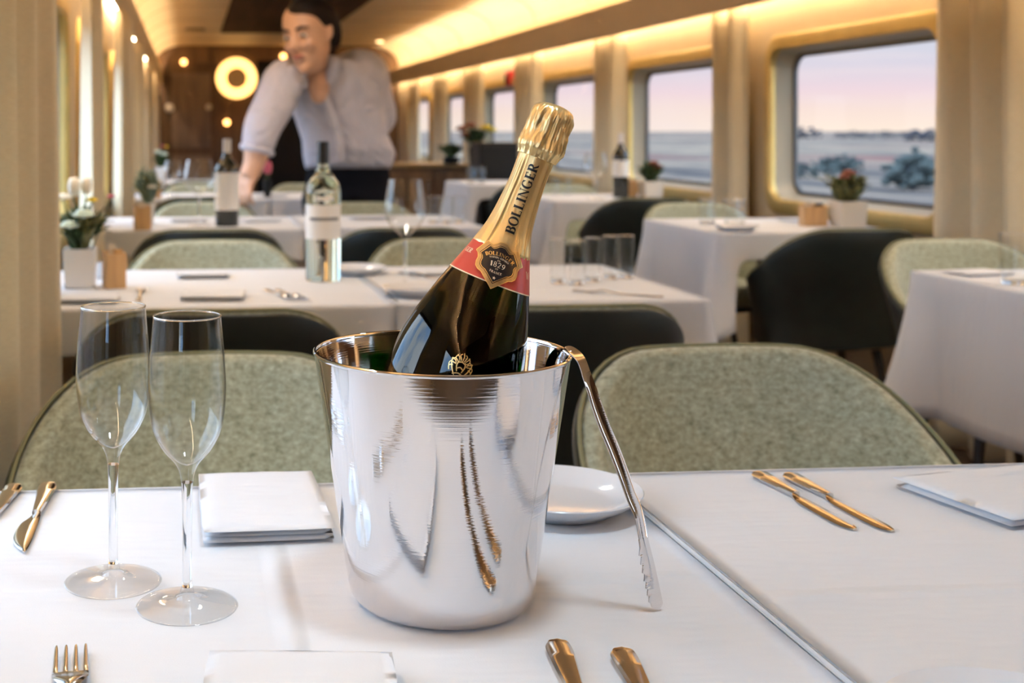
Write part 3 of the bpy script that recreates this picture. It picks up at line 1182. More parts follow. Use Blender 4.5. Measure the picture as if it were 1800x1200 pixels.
# perforation line under the cap
mb = MB()
for k in range(30):
    ph = -1.1 + 2.2 * k / 29
    q = on_bottle(88 + 3 * math.sin(ph * 3), ph, 0.0012)
    mb.ball(q, 0.00035, seg=6, rg=4)
obj('perforation', mb, 'gold_ink', bottle)
bandP = [(259 + 60 * k / 12, bot_r(259 + 60 * k / 12)) for k in range(13)]
mb = MB()
rings = [[on_bottle(s, 2 * PI * j / 96, 0.00025) for j in range(96)] for s, r in bandP]
mb.rings(rings, False, False)
obj('neck_band', mb, 'band_red', bottle)
mb = MB()
mb.rings([[on_bottle(s, 2 * PI * j / 96, 0.00035) for j in range(96)] for s in (317.6, 319.6)], False, False)
obj('band_edge', mb, 'ink_cream', bottle)

# ---- lettering: a small serif alphabet drawn with strokes (cap height 1)
def arc(cx, cy, rx, ry, a0, a1, n=14):
    return [(cx + rx * math.cos(R(a0 + (a1 - a0) * i / n)), cy + ry * math.sin(R(a0 + (a1 - a0) * i / n))) for i in range(n + 1)]


TK, TN, SF = 0.235, 0.085, 0.075


def bar(x0, x1, y, w=SF):
    return ([(x0 + (x1 - x0) * i / 4, y) for i in range(5)], [w] * 5)


def stem(x, y0=0.0, y1=1.0, w=TK):
    return ([(x, y0 + (y1 - y0) * i / 6) for i in range(7)], [w] * 7)


def bowl(cx, cy, rx, ry, a0, a1, thick=TK, thin=TN, n=18):
    p = arc(cx, cy, rx, ry, a0, a1, n)
    ws = []
    for i in range(n + 1):
        a = R(a0 + (a1 - a0) * i / n)
        ws.append(thin + (thick - thin) * abs(math.cos(a)) ** 1.5)
    return (p, ws)


def diag(x0, y0, x1, y1, w):
    return ([(x0 + (x1 - x0) * i / 6, y0 + (y1 - y0) * i / 6) for i in range(7)], [w] * 7)


def serif(x, y, h=0.17):
    return bar(x - h, x + h, SF / 2 if y == 0 else 1 - SF / 2)


GL = {
    'I': (0.42, [stem(0.21), serif(0.21, 0), serif(0.21, 1)]),
    'L': (0.74, [stem(0.21), serif(0.21, 1), bar(0.04, 0.68, SF / 2), stem(0.66, 0.0, 0.26, 0.06)]),
    'E': (0.76, [stem(0.21), bar(0.04, 0.66, SF / 2), bar(0.04, 0.64, 1 - SF / 2), bar(0.21, 0.52, 0.52), stem(0.66, 0, 0.26, 0.06), stem(0.64, 0.76, 1, 0.06), stem(0.52, 0.42, 0.62, 0.05)]),
    'F': (0.70, [stem(0.21), serif(0.21, 0), bar(0.04, 0.64, 1 - SF / 2), bar(0.21, 0.52, 0.50), stem(0.64, 0.74, 1, 0.06), stem(0.52, 0.40, 0.60, 0.05)]),
    'B': (0.80, [stem(0.21), bar(0.04, 0.42, SF / 2), bar(0.04, 0.40, 1 - SF / 2), bar(0.21, 0.42, 0.53), bowl(0.40, 0.76, 0.22, 0.215, -90, 90), bowl(0.42, 0.275, 0.26, 0.25, -90, 90)]),
    'R': (0.86, [stem(0.21), serif(0.21, 0), bar(0.04, 0.42, 1 - SF / 2), bar(0.21, 0.42, 0.50), bowl(0.42, 0.735, 0.23, 0.24, -90, 90), diag(0.40, 0.50, 0.72, 0.03, 0.16), bar(0.62, 0.86, SF / 2)]),
    'D': (0.88, [stem(0.21), bar(0.04, 0.40, SF / 2), bar(0.04, 0.40, 1 - SF / 2), bowl(0.38, 0.5, 0.36, 0.475, -90, 90)]),
    'O': (0.92, [bowl(0.46, 0.5, 0.36, 0.49, 0, 360, n=40)]),
    'C': (0.84, [bowl(0.46, 0.5, 0.36, 0.49, 48, 312, n=32), stem(0.72, 0.70, 0.98, 0.055)]),
    'G': (0.92, [bowl(0.46, 0.5, 0.36, 0.49, 48, 320, n=32), stem(0.72, 0.72, 0.98, 0.055), stem(0.74, 0.06, 0.42, 0.15), bar(0.56, 0.90, 0.42)]),
    'N': (0.94, [stem(0.16, 0, 1, 0.06), stem(0.78, 0, 1, 0.06), diag(0.16, 0.97, 0.78, 0.03, 0.16), serif(0.16, 0, 0.13), serif(0.78, 1, 0.13), bar(0.0, 0.2, 1 - SF / 2)]),
    'M': (1.06, [stem(0.16, 0, 1, 0.06), stem(0.88, 0, 1, 0.16), diag(0.16, 1, 0.52, 0.05, 0.15), diag(0.52, 0.05, 0.88, 1, 0.06), serif(0.16, 0, 0.12), serif(0.88, 0, 0.16)]),
    'A': (0.90, [diag(0.14, 0, 0.44, 1, 0.06), diag(0.44, 1, 0.76, 0, 0.16), bar(0.25, 0.62, 0.32), serif(0.14, 0, 0.12), serif(0.76, 0, 0.15)]),
    'W': (1.20, [diag(0.10, 1, 0.38, 0, 0.16), diag(0.38, 0, 0.60, 0.9, 0.06), diag(0.60, 0.9, 0.84, 0, 0.16), diag(0.84, 0, 1.08, 1, 0.06), serif(0.12, 1, 0.14), serif(1.06, 1, 0.12)]),
    'Y': (0.88, [stem(0.44, 0, 0.48), diag(0.14, 1, 0.44, 0.45, 0.15), diag(0.44, 0.45, 0.74, 1, 0.06), serif(0.44, 0), serif(0.16, 1, 0.14), serif(0.72, 1, 0.12)]),
    'S': (0.70, [(smooth_path([(0.58, 0.86, 0), (0.36, 0.97, 0), (0.14, 0.80, 0), (0.34, 0.54, 0), (0.58, 0.26, 0), (0.34, 0.03, 0), (0.10, 0.16, 0)], 5), None)]),
    'T': (0.78, [stem(0.39), serif(0.39, 0), bar(0.05, 0.73, 1 - SF / 2), stem(0.06, 0.76, 1, 0.05), stem(0.72, 0.76, 1, 0.05)]),
    '1': (0.52, [stem(0.28), serif(0.28, 0), diag(0.08, 0.82, 0.28, 0.97, 0.06)]),
    '8': (0.72, [bowl(0.36, 0.74, 0.20, 0.235, 0, 360, 0.12, n=28), bowl(0.36, 0.26, 0.25, 0.245, 0, 360, 0.14, n=28)]),
    '2': (0.72, [(smooth_path([(0.12, 0.74, 0), (0.20, 0.92, 0), (0.40, 0.97, 0), (0.58, 0.78, 0), (0.44, 0.45, 0), (0.12, 0.05, 0)], 5), None), bar(0.08, 0.64, 0.05, 0.09)]),
    '9': (0.72, [bowl(0.34, 0.68, 0.22, 0.30, 0, 360, 0.13, n=28), (smooth_path([(0.56, 0.68, 0), (0.54, 0.36, 0), (0.36, 0.06, 0), (0.16, 0.05, 0)], 5), None)]),
    ' ': (0.40, []),
}


def lettering(text, put, space=0.06):
    """put(u, v) -> point, u along the line in cap heights (0 = middle), v upwards"""
    total = sum(GL[c][0] + space for c in text) - space
    u0 = -total / 2
    mb = MB()
    for c in text:
        w, strokes = GL[c]
        for pts, ws in strokes:
            pts = [Vector((p[0], p[1])) for p in pts]
            if ws is None:
                ws = [0.11] * len(pts)
            vs = []
            for i, p in enumerate(pts):
                t = (pts[min(i + 1, len(pts) - 1)] - pts[max(i - 1, 0)]).normalized()
                nn = Vector((-t.y, t.x)) * ws[i] / 2
                vs += [put(u0 + p.x + nn.x, p.y + nn.y), put(u0 + p.x - nn.x, p.y - nn.y)]
            fs = [(2 * i, 2 * i + 1, 2 * i + 3, 2 * i + 2) for i in range(len(pts) - 1)]
            mb.add(vs, fs)
        u0 += w + space
    return mb, total


# BOLLINGER up the neck
H = 15.2
_, tot = lettering('BOLLINGER', lambda u, v: (u, v, 0), 0.05)
sc = 128.0 / (tot * H)


def put_neck(u, v):
    s = 166 - u * H * sc
    n = (0.5 - v) * H - 5.0
    rr = bot_r(s)
    return on_bottle(s, n / rr, 0.0016)


mb, _ = lettering('BOLLINGER', put_neck, 0.05)
obj('lettering', mb, 'ink_black', bottle, smooth=False, recalc=False)

# shield: local coordinates in photograph pixels, x right, y up the bottle
SC = 1 / 8.57
half = [(0, 298), (50, 290), (100, 248), (145, 218), (185, 226), (226, 248), (300, 150), (374, 52), (326, 20), (306, -35), (318, -95), (306, -156), (262, -196), (205, -212), (100, -305), (0, -398)]
outl = [(x * SC, y * SC) for x, y in half] + [(-x * SC, y * SC) for x, y in half[-2:0:-1]]
S0 = 282.0


def put_shield(x, y, off):
    s = S0 - y
    return on_bottle(s, (x - 8.0) / bot_r(s), off)


def resample(o, n):
    L = [0]
    for a, b in zip(o, o[1:] + o[:1]):
        L.append(L[-1] + math.dist(a, b))
    out = []
    for k in range(n):
        d = L[-1] * k / n
        for i in range(len(o)):
            if L[i] <= d <= L[i + 1]:
                t = (d - L[i]) / (L[i + 1] - L[i])
                a, b = o[i], o[(i + 1) % len(o)]
                out.append((a[0] + (b[0] - a[0]) * t, a[1] + (b[1] - a[1]) * t))
                break
    return out


outr = resample(outl, 180)


def shield(f0, f1, off, rings=8):
    mb = MB()
    rs = []
    for k in range(rings + 1):
        f = f0 + (f1 - f0) * k / rings
        rs.append([put_shield(x * f, y * f, off) for x, y in outr])
    mb.rings(rs, False, False)
    return mb


sh = obj('shield_label', shield(0.01, 1.0, 0.0017, 14), 'gold_dull', bottle, smooth=True, recalc=False)
obj('gold_edge', shield(0.965, 1.0, 0.0019, 2), 'gold_ink', sh, recalc=False)
obj('black_field', shield(0.01, 0.80, 0.0019, 12), 'label_black', sh, recalc=False)
obj('gold_line', shield(0.735, 0.765, 0.0021, 2), 'gold_ink', sh, recalc=False)


def put_arc(h, rad, y0, spread=1.0):
    def f(u, v):
        a = u * h / rad * spread
        rr = rad + v * h
        return put_shield(rr * math.sin(a), y0 + rr * math.cos(a) - rad, 0.0022)
    return f


k = SC
for text, h, rad, y0, ink in (('BOLLINGER', 52, 330, 88, 'gold_ink'), ('MAISON FONDEE', 24, 330, 48, 'ink_cream'), ('EN', 22, 900, 8, 'ink_cream'), ('1829', 70, 900, -74, 'ink_cream'),
                              ('AY', 24, 900, -112, 'ink_cream'), ('FRANCE', 32, -420, -170, 'ink_cream')):
    if rad > 0:
        mb, _ = lettering(text, put_arc(h * k, rad * k, y0 * k), 0.10)
    else:
        rr = -rad * k
        hh = h * k
        mb, _ = lettering(text, lambda u, v, rr=rr, hh=hh, y0=y0 * k: put_shield(rr * math.sin(u * hh / rr), y0 - rr * math.cos(u * hh / rr) + rr + v * hh, 0.0022), 0.10)
    obj('lettering', mb, ink, sh, smooth=False, recalc=False)
mb = MB()
st = []
for i in range(10):
    a = PI / 2 + PI * i / 5
    r_ = (26 if i % 2 == 0 else 11) * k
    st.append(put_shield(r_ * math.cos(a), -232 * k + r_ * math.sin(a), 0.0022))
mb.add([put_shield(0, -232 * k, 0.0022)] + st, [(0, 1 + i, 1 + (i + 1) % 10) for i in range(10)])
obj('star', mb, 'ink_cream', sh, smooth=False, recalc=False)


# lettering on the red band
def put_band(ph0, h, s0):
    def f(u, v):
        s = s0 + (0.5 - v) * h
        return on_bottle(s, ph0 + u * h / bot_r(s), 0.0005)
    return f


mb, _ = lettering('GER', put_band(-1.24, 8.5, 281), 0.04)
obj('lettering', mb, 'ink_cream', bottle, smooth=False, recalc=False)
mb, _ = lettering('W', put_band(1.0, 12, 287), 0.04)
obj('lettering', mb, 'ink_cream', bottle, smooth=False, recalc=False)

# gold crest printed low on the bottle, half hidden by the rim
mb = MB()


def crest_pt(x, y, off=0.0006):
    s = 462 - y
    return on_bottle(s, (x - 15.0) / bot_r(s), off)


rnd = random.Random(5)


def squig(pts, w):
    pts = [Vector(p) for p in smooth_path([(x, y, 0) for x, y in pts], 5)]
    vs = []
    for i, p in enumerate(pts):
        t = (pts[min(i + 1, len(pts) - 1)] - pts[max(i - 1, 0)]).normalized()
        ww = 0.62 * w * (0.5 + 0.5 * math.sin(PI * (0.15 + 0.7 * i / len(pts))))
        vs += [crest_pt(p.x - t.y * ww, p.y + t.x * ww), crest_pt(p.x + t.y * ww, p.y - t.x * ww)]
    mb.add(vs, [(2 * i, 2 * i + 1, 2 * i + 3, 2 * i + 2) for i in range(len(pts) - 1)])


for s_ in (-1, 1):
    squig([(s_ * 6, -20), (s_ * 13, -9), (s_ * 17, 3), (s_ * 13, 8)], 1.5)
    squig([(s_ * 13, -4), (s_ * 19, -7), (s_ * 17, -14)], 1.3)
    squig([(s_ * 9, 0), (s_ * 12, 10), (s_ * 9, 14)], 1.3)
    squig([(s_ * 4, -12), (s_ * 7, -2), (s_ * 5, 6)], 1.6)
    squig([(s_ * 3, 8), (s_ * 6, 14), (s_ * 3, 18)], 1.2)
    squig([(s_ * 18, 1), (s_ * 20, -3), (s_ * 19, -9)], 1.0)
squig([(-7, 2), (0, 5), (7, 2)], 1.4)
squig([(-6, -8), (0, -4), (6, -8)], 1.4)
squig([(0, 4), (1, 14), (-1, 20)], 1.5)
squig([(-10, -18), (0, -14), (10, -18)], 1.8)
squig([(-14, -24), (0, -20), (14, -24)], 1.6)
for k2 in range(11):
    a = R(12 + 156 * k2 / 10)
    x, y = (17 + 2 * (k2 % 2)) * math.cos(a), (16 + 4 * (k2 % 2)) * math.sin(a) - 3
    squig([(x * 0.55, y * 0.55 - 1), (x * 0.8 + 1, y * 0.8), (x, y)], 1.3)
    mb.add([crest_pt(x + 1.3 * math.cos(2 * PI * q / 7), y + 1.3 * math.sin(2 * PI * q / 7)) for q in range(7)], [tuple(range(7))])
obj('crest', mb, 'gold_ink', bottle, smooth=False, recalc=False)

# ------------------------------------------------------------------ ice tongs hooked over the rim
def ribbon(pts, wl, wr, wdir, th, cup=0.0, nacross=6):
    """solid strip along pts; wl / wr half widths on the two sides"""
    pts = [Vector(p) for p in pts]
    mb = MB()
    rings = []
    for i, p in enumerate(pts):
        t = (pts[min(i + 1, len(pts) - 1)] - pts[max(i - 1, 0)]).normalized()
        w = (wdir - t * wdir.dot(t)).normalized()
        nn = t.cross(w)
        up, dn = [], []
        for k in range(nacross + 1):
            f = -1 + 2 * k / nacross
            x = f * (wr[i] if f > 0 else wl[i])
            c = cup[i] if isinstance(cup, list) else cup
            bend = nn * (c * f * f)
            up.append(p + w * x + bend + nn * th / 2)
            dn.append(p + w * x + bend - nn * th / 2)
        rings.append(up + dn[::-1])
    mb.rings(rings)
    return mb


tongs = thing('ice_tongs', 'slim steel ice tongs hooked over the bucket rim, tip on the cloth', 'tongs', deep(990, 622, 0.93))
TL = deep(990, 622, 0.93)
WD = (RIGHT * 0.93 + AWAY * 0.36).normalized()


def tp(px, py, d=0.930):
    return deep(px, py, d) - TL


path = smooth_path([tp(966, 645), tp(972, 627), tp(984, 615), tp(1002, 615), tp(1020, 630), tp(1030, 655)], 6)
n = len(path)
obj('bow', ribbon(path, [0.0036] * n, [0.0036] * n, WD, 0.0012), 'chrome', tongs)
path = smooth_path([tp(1030, 655), tp(1037, 682), tp(1046, 712), tp(1060, 750), tp(1076, 788), tp(1092, 830), tp(1108, 875), tp(1120, 905), tp(1128, 945)], 6)
n = len(path)
cups = [0.0022 * sstep(0, 8, i) for i in range(n)]
obj('arm', ribbon(path, [0.0038 + 0.0010 * math.sin(PI * i / n) for i in range(n)], [0.0038 + 0.0010 * math.sin(PI * i / n) for i in range(n)], WD, 0.0011, cups), 'chrome', tongs)
path = smooth_path([tp(1128, 945), tp(1136, 980), tp(1144, 1015), tp(1151, 1045), tp(1157, 1071)], 12)
n = len(path)
teeth = [0.0042 + 0.0012 * sstep(0, 14, i) + (0.0018 * ((i % 5) / 4.0) if 5 < i < n - 8 else 0.0) - 0.004 * sstep(n - 7, n - 1, i) for i in range(n)]
obj('serrated_jaw', ribbon(path, teeth, [0.0040 + 0.001 * sstep(0, 20, i) - 0.0035 * sstep(n - 6, n - 1, i) for i in range(n)], WD, 0.0010, [0.0018 * (1 - i / n) for i in range(n)]), 'chrome', tongs)
path = smooth_path([tp(966, 645), tp(955, 700, 0.935), tp(940, 790, 0.94), tp(918, 900, 0.945)], 8)
n = len(path)
obj('arm', ribbon(path, [0.0036] * n, [0.0036] * n, WD, 0.0011, 0.001), 'chrome', tongs)

# ------------------------------------------------------------------ champagne flutes
M['crystal'] = glass('crystal', (1, 1, 1, 1), 1.48)


def thin_crystal():
    # blown glass a millimetre thick: light goes straight through, the surface mirrors more towards the edge
    m, nt, b = new_mat('thin crystal')
    t = N(nt, 'ShaderNodeBsdfTransparent')
    t.inputs['Color'].default_value = (0.985, 0.992, 0.992, 1)
    g = N(nt, 'ShaderNodeBsdfGlossy', Roughness=0.0)
    lw = N(nt, 'ShaderNodeLayerWeight', Blend=0.5)
    pw = N(nt, 'ShaderNodeMath', operation='POWER')
    pw.inputs[1].default_value = 4.0
    nt.links.new(lw.outputs['Facing'], pw.inputs[0])
    fr = N(nt, 'ShaderNodeMath', operation='MULTIPLY_ADD')
    fr.inputs[1].default_value = 0.90
    fr.inputs[2].default_value = 0.035
    nt.links.new(pw.outputs[0], fr.inputs[0])
    mx = N(nt, 'ShaderNodeMixShader')
    nt.links.new(fr.outputs[0], mx.inputs[0])
    nt.links.new(t.outputs[0], mx.inputs[1])
    nt.links.new(g.outputs[0], mx.inputs[2])
    nt.links.new(mx.outputs[0], nt.nodes['Material Output'].inputs['Surface'])
    return m


M['thin'] = thin_crystal()


def vessel(outer, wall, floor_z, top_wall=0.0006):
    """closed glass profile from an outer profile (r, z) starting at the foot centre; the bowl is hollow above floor_z"""
    inner_p = []
    for r, z in reversed(outer):
        if z > floor_z + 0.002 and r > 0:
            w = wall
            inner_p.append((max(r - w, 0.0002), z))
    inner_p.append((0.0002, floor_z))
    return outer + inner_p


def make_flute(label, loc, rz):
    t = thing('champagne_flute', label, 'glass', loc, rz, 'champagne flutes')
    bowl = interp([(0.0046, 0.0955), (0.0060, 0.1030), (0.0098, 0.1105), (0.0190, 0.1210), (0.0262, 0.1350), (0.0290, 0.1500), (0.0299, 0.1640), (0.0297, 0.1760), (0.0284, 0.1960), (0.0269, 0.2120), (0.0260, 0.2225)], 5)
    inner_p = interp([(0.0255, 0.2228), (0.0262, 0.2120), (0.0277, 0.1960), (0.0290, 0.1760), (0.0291, 0.1640), (0.0281, 0.1500), (0.0251, 0.1352), (0.0180, 0.1222), (0.0090, 0.1125), (0.0030, 0.1090), (0.0002, 0.1083)], 5)
    obj('bowl', MB().lathe([(0.0001, 0.0955)] + bowl + inner_p, 72), 'thin', t, angle=60)
    stem_p = interp([(0.0045, 0.0953), (0.0040, 0.080), (0.0036, 0.050), (0.0036, 0.022), (0.0040, 0.0155)], 5)
    obj('rim', MB().lathe([(0.02575 + 0.00065 * math.cos(2 * PI * k / 10), 0.2227 + 0.00065 * math.sin(2 * PI * k / 10)) for k in range(10)], 72, closed=True), 'crystal', t)
    obj('stem', MB().lathe([(0.0001, 0.0954)] + stem_p + [(0.0001, 0.0154)], 40), 'crystal', t, angle=60)
    foot_p = interp([(0.0041, 0.0153), (0.0052, 0.0130), (0.0056, 0.0095), (0.0085, 0.0062), (0.0180, 0.0038), (0.0300, 0.0024), (0.0385, 0.0016)], 5)
    obj('foot', MB().lathe([(0.0001, 0.0153)] + foot_p + [(0.0392, 0.0010), (0.0388, 0.0003), (0.036, 0.0), (0.012, 0.0016), (0.0001, 0.0020)], 72), 'thin', t, angle=60)
    return t


q = spot(199, 1024)
f1 = make_flute('left champagne flute, the one farther from the camera', (q.x, q.y, TZ + 0.0006), 0.3)
q = spot(329, 1067)
dup(f1, (q.x, q.y, TZ + 0.0006), 1.7, 'right champagne flute, the one nearer the camera, beside the folded napkin')


# ------------------------------------------------------------------ napkins, plates, cutlery of the nearest tables
def make_napkin(label, cx, cy, w, l, rz, layers=3, th=0.0055, group='folded napkins', z=TZ, seed=0, skew=0.0):
    """folded linen: stacked rounded leaves joined along the fold"""
    rnd = random.Random(seed)
    t = thing('napkin', label, 'napkin', (cx, cy, z + 0.0012), rz, group)
    for k in range(layers):
        mb = MB()
        nx, ny = 14, 18
        g = 0.0012 * (layers - k)
        hw, hl = w / 2 - rnd.uniform(0, 0.003), l / 2 - rnd.uniform(0, 0.005)
        ox, oy = rnd.uniform(-0.0015, 0.0015) + skew * k, rnd.uniform(-0.002, 0.002)
        z0 = k * th
        tops, bots = [], []
        rings = []
        for j in range(ny + 1):
            v = -1 + 2 * j / ny
            sec_t, sec_b = [], []
            for i in range(nx + 1):
                u = -1 + 2 * i / nx
                e = (1 - abs(u) ** 9) * (1 - abs(v) ** 11)
                h = th * 0.5 * (e ** 0.5 if e > 0 else 0)
                x = u * hw * (1 - 0.012 * v * v) + ox
                y = v * hl * (1 - 0.008 * u * u) + oy
                wob = 0.0009 * noise.noise(Vector((x * 26 + seed, y * 26, k * 3.1)))
                sec_t.append((x, y, z0 + th / 2 + h * 0.97 + (wob if k == layers - 1 else 0)))
                sec_b.append((x, y, z0 + th / 2 - h * 0.97))
            rings.append(sec_t + sec_b[::-1])
        mb.rings(rings)
        obj('fold', mb, 'napkin', t, angle=0)
    return t


def rot_of(a, b):
    """heading of the local +y axis for a thing lying from a (near) to b (far)"""
    d = b - a
    return math.atan2(-d.x, d.y)


a, b = spot(474, 966), spot(446, 850)
c = (a + b) / 2
make_napkin('thick folded white napkin behind the champagne flutes', c.x, c.y, 0.118, 0.185, rot_of(a, b), 3, 0.0052, seed=1)
a, b = spot(500, 1420), spot(545, 1175)
c = (a + b) / 2
make_napkin('folded white napkin at the bottom edge in front of the bucket', c.x, c.y, 0.128, 0.170, R(-6), 3, 0.0052, seed=2)
q = spot(1760, 880)
make_napkin('folded white napkin at the right edge of the nearest aisle table', q.x + 0.035, q.y - 0.005, 0.22, 0.145, R(12), 2, 0.006, z=TZ + 0.0025, seed=3)

M['china'] = plain('white china', (0.575, 0.59, 0.615, 1), 0.12, coat=0.3)


def make_plate(label, loc, r, group='side plates'):
    t = thing('side_plate', label, 'plate', loc, 0, group)
    k = r / 0.08
    obj('dish', MB().lathe([(0, 0.0035), (0.046 * k, 0.0035), (0.050 * k, 0.001), (0.053 * k, 0.001), (0.056 * k, 0.004), (0.070 * k, 0.011), (0.0795 * k, 0.0185), (0.0803 * k, 0.0198), (0.0795 * k, 0.0206), (0.069 * k, 0.0142), (0.056 * k, 0.0082), (0.050 * k, 0.0068), (0, 0.0066)], 72), 'china', t, angle=60)
    return t


q = deep(981, 868, 1.182)
plate = make_plate('white side plate behind the bucket and the tongs', (q.x, q.y, TZ + 0.0006), 0.080)
q = deep(1812, 1200, 0.700)
dup(plate, (q.x, q.y, TZ + 0.0031), 0.0, 'white side plate at the bottom right corner')


def outline_solid(name, left, right, mat, parent, th=0.003, zc=0.0, arch=0.0):
    """flat piece along y: left/right = [(y, x)] edges, domed thickness th"""
    mb = MB()
    rings = []
    for (y, xl), (_, xr) in zip(left, right):
        sec = []
        m = 8
        for k in range(m):
            a = 2 * PI * k / m
            cx, hw = (xl + xr) / 2, max((xr - xl) / 2, 0.0003)
            t = th(y) if callable(th) else th
            zz = zc(y) if callable(zc) else zc
            sec.append((cx + hw * math.copysign(abs(math.cos(a)) ** 0.6, math.cos(a)), y, zz + t / 2 * math.copysign(abs(math.sin(a)) ** 0.8, math.sin(a))))
        rings.append(sec)
    mb.rings(rings)
    return obj(name, mb, mat, parent, angle=50)


def samp(tab, n=30):
    p = smooth_path([(y, a, b) for y, a, b in tab], 5)
    return [(v.x, v.y) for v in p], [(v.x, v.z) for v in p]


def make_knife(label, loc, rz, mat='cutlery', butter=True, group='table knives', k=1.0, z=0.0022, hmat=None):
    """lies along y: handle at +y, blade tip at -y"""
    t = thing('table_knife', label, 'knife', loc, rz, group)
    l, r = samp([(0.100 * k, -0.003, 0.003), (0.099 * k, -0.0070, 0.0070), (0.094 * k, -0.0092, 0.0092), (0.080 * k, -0.0090, 0.0090), (0.050 * k, -0.0070, 0.0070), (0.022 * k, -0.0050, 0.0050), (0.012 * k, -0.0042, 0.0042)])
    outline_solid('handle', l, r, hmat or mat, t, lambda y: 0.0066, 0.0034)
    if butter:
        l, r = samp([(0.0122 * k, -0.0042, 0.0042), (0.004 * k, -0.0058, 0.0046), (-0.010 * k, -0.0104, 0.0052), (-0.030 * k, -0.0125, 0.0054), (-0.050 * k, -0.0115, 0.0056), (-0.068 * k, -0.0070, 0.0052), (-0.082 * k, 0.0010, 0.0046), (-0.086 * k, 0.0030, 0.0040)])
    else:
        l, r = samp([(0.0122 * k, -0.0042, 0.0042), (0.004 * k, -0.0060, 0.0050), (-0.010 * k, -0.0086, 0.0062), (-0.050 * k, -0.0098, 0.0066), (-0.085 * k, -0.0094, 0.0064), (-0.099 * k, -0.0066, 0.0050), (-0.106 * k, -0.0016, 0.0020)])
    outline_solid('blade', l, r, mat, t, 0.0016, 0.0014)
    return t


def lay(a, b, z=TZ):
    """centre and heading for something with +y end at pixel a and -y end at pixel b"""
    p, q_ = spot(a[0], a[1], z), spot(b[0], b[1], z)
    return ((p + q_) / 2), rot_of(q_, p), (p - q_).length


c, rz, L = lay((84, 862), (33, 981))
kn = make_knife('butter knife at the left, beside the champagne flutes', (c.x, c.y, TZ + 0.0009), rz, k=L / 0.186)
c, rz, L = lay((18, 872), (-52, 975))
dup(kn, (c.x, c.y, TZ + 0.0009), rz, 'knife cut by the left edge of the photo')
M['cutlery_dark'] = plain('cutlery handle', (0.60, 0.52, 0.42, 1), 0.16, metal=1.0)
c, rz, L = lay((988, 1163), (1085, 1420))
kn2 = make_knife('left knife handle of the pair at the bottom edge', (c.x, c.y, TZ + 0.0009), rz, 'cutlery_dark', False, k=1.12)
c, rz, L = lay((1107, 1182), (1245, 1440))
dup(kn2, (c.x, c.y, TZ + 0.0009), rz, 'right knife handle of the pair at the bottom edge')
c, rz, L = lay((1330, 842), (1500, 937))
kn3 = make_knife('left one of the two gold tinted knives on the aisle table', (c.x, c.y, TZ + 0.0034), rz, 'cutlery_gold', False, k=L / 0.206, hmat='cutlery')
c, rz, L = lay((1378, 841), (1575, 945))
dup(kn3, (c.x, c.y, TZ + 0.0034), rz, 'right one of the two gold tinted knives on the aisle table')


def make_fork(label, loc, rz, mat='cutlery', group='forks', k=1.0):
    t = thing('dinner_fork', label, 'fork', loc, rz, group)
    zc = lambda y: 0.0016 + 0.006 * math.exp(-((y - 0.03) / 0.022) ** 2) + 0.002 * sstep(0.05, 0.1, y)
    l, r = samp([(-0.100, -0.003, 0.003), (-0.098, -0.0065, 0.0065), (-0.085, -0.0072, 0.0072), (-0.05, -0.0048, 0.0048), (0.0, -0.0032, 0.0032), (0.022, -0.0036, 0.0036), (0.034, -0.0085, 0.0085), (0.046, -0.0118, 0.0118), (0.056, -0.0122, 0.0122)])
    outline_solid('handle', l, r, mat, t, 0.0028, zc)
    for i in range(4):
        x = -0.0101 + 0.00673 * i
        l, r = samp([(0.0561, x - 0.0020, x + 0.0020), (0.075, x - 0.0017, x + 0.0017), (0.093, x - 0.0013, x + 0.0013), (0.0985, x - 0.0006, x + 0.0006)])
        outline_solid('tine', l, r, mat, t, 0.0024, zc)
    return t


c, rz, L = lay((125, 1146), (118, 1520))
fk = make_fork('fork tines at the bottom left edge of the photo', (c.x, c.y, TZ + 0.0009), rz)
p = spot(125, 1146)
dv = Vector((-math.sin(rz), math.cos(rz), 0))
fk.location = (p.x - dv.x * 0.0985, p.y - dv.y * 0.0985, TZ + 0.0009)
# ------------------------------------------------------------------ glassware on the tables behind
def make_tumbler(label, loc, group, r=0.0195, h=0.105):
    t = thing('tumbler', label, 'glass', loc, 0, group)
    k = h / 0.105
    o = [(0.0001, 0), (0.82 * r, 0), (0.88 * r, 0.002), (0.93 * r, 0.03 * k), (r, h)]
    i = [(r - 0.0014, h), (0.93 * r - 0.0015, 0.03 * k), (0.88 * r - 0.0018, 0.010), (0.7 * r, 0.0085), (0.0001, 0.008)]
    obj('body', MB().lathe(o + i, 40), 'thin', t, angle=50)
    obj('base', MB().lathe([(0.0001, 0.0085), (0.75 * r, 0.0088), (0.85 * r, 0.011), (0.82 * r, 0.0020), (0.78 * r, 0.0010), (0.0001, 0.0010)], 40), 'crystal', t, angle=50)
    obj('rim', MB().lathe([(r - 0.0007 + 0.0009 * math.cos(2 * PI * q / 8), h + 0.0009 * math.sin(2 * PI * q / 8)) for q in range(8)], 40, closed=True), 'crystal', t)
    return t


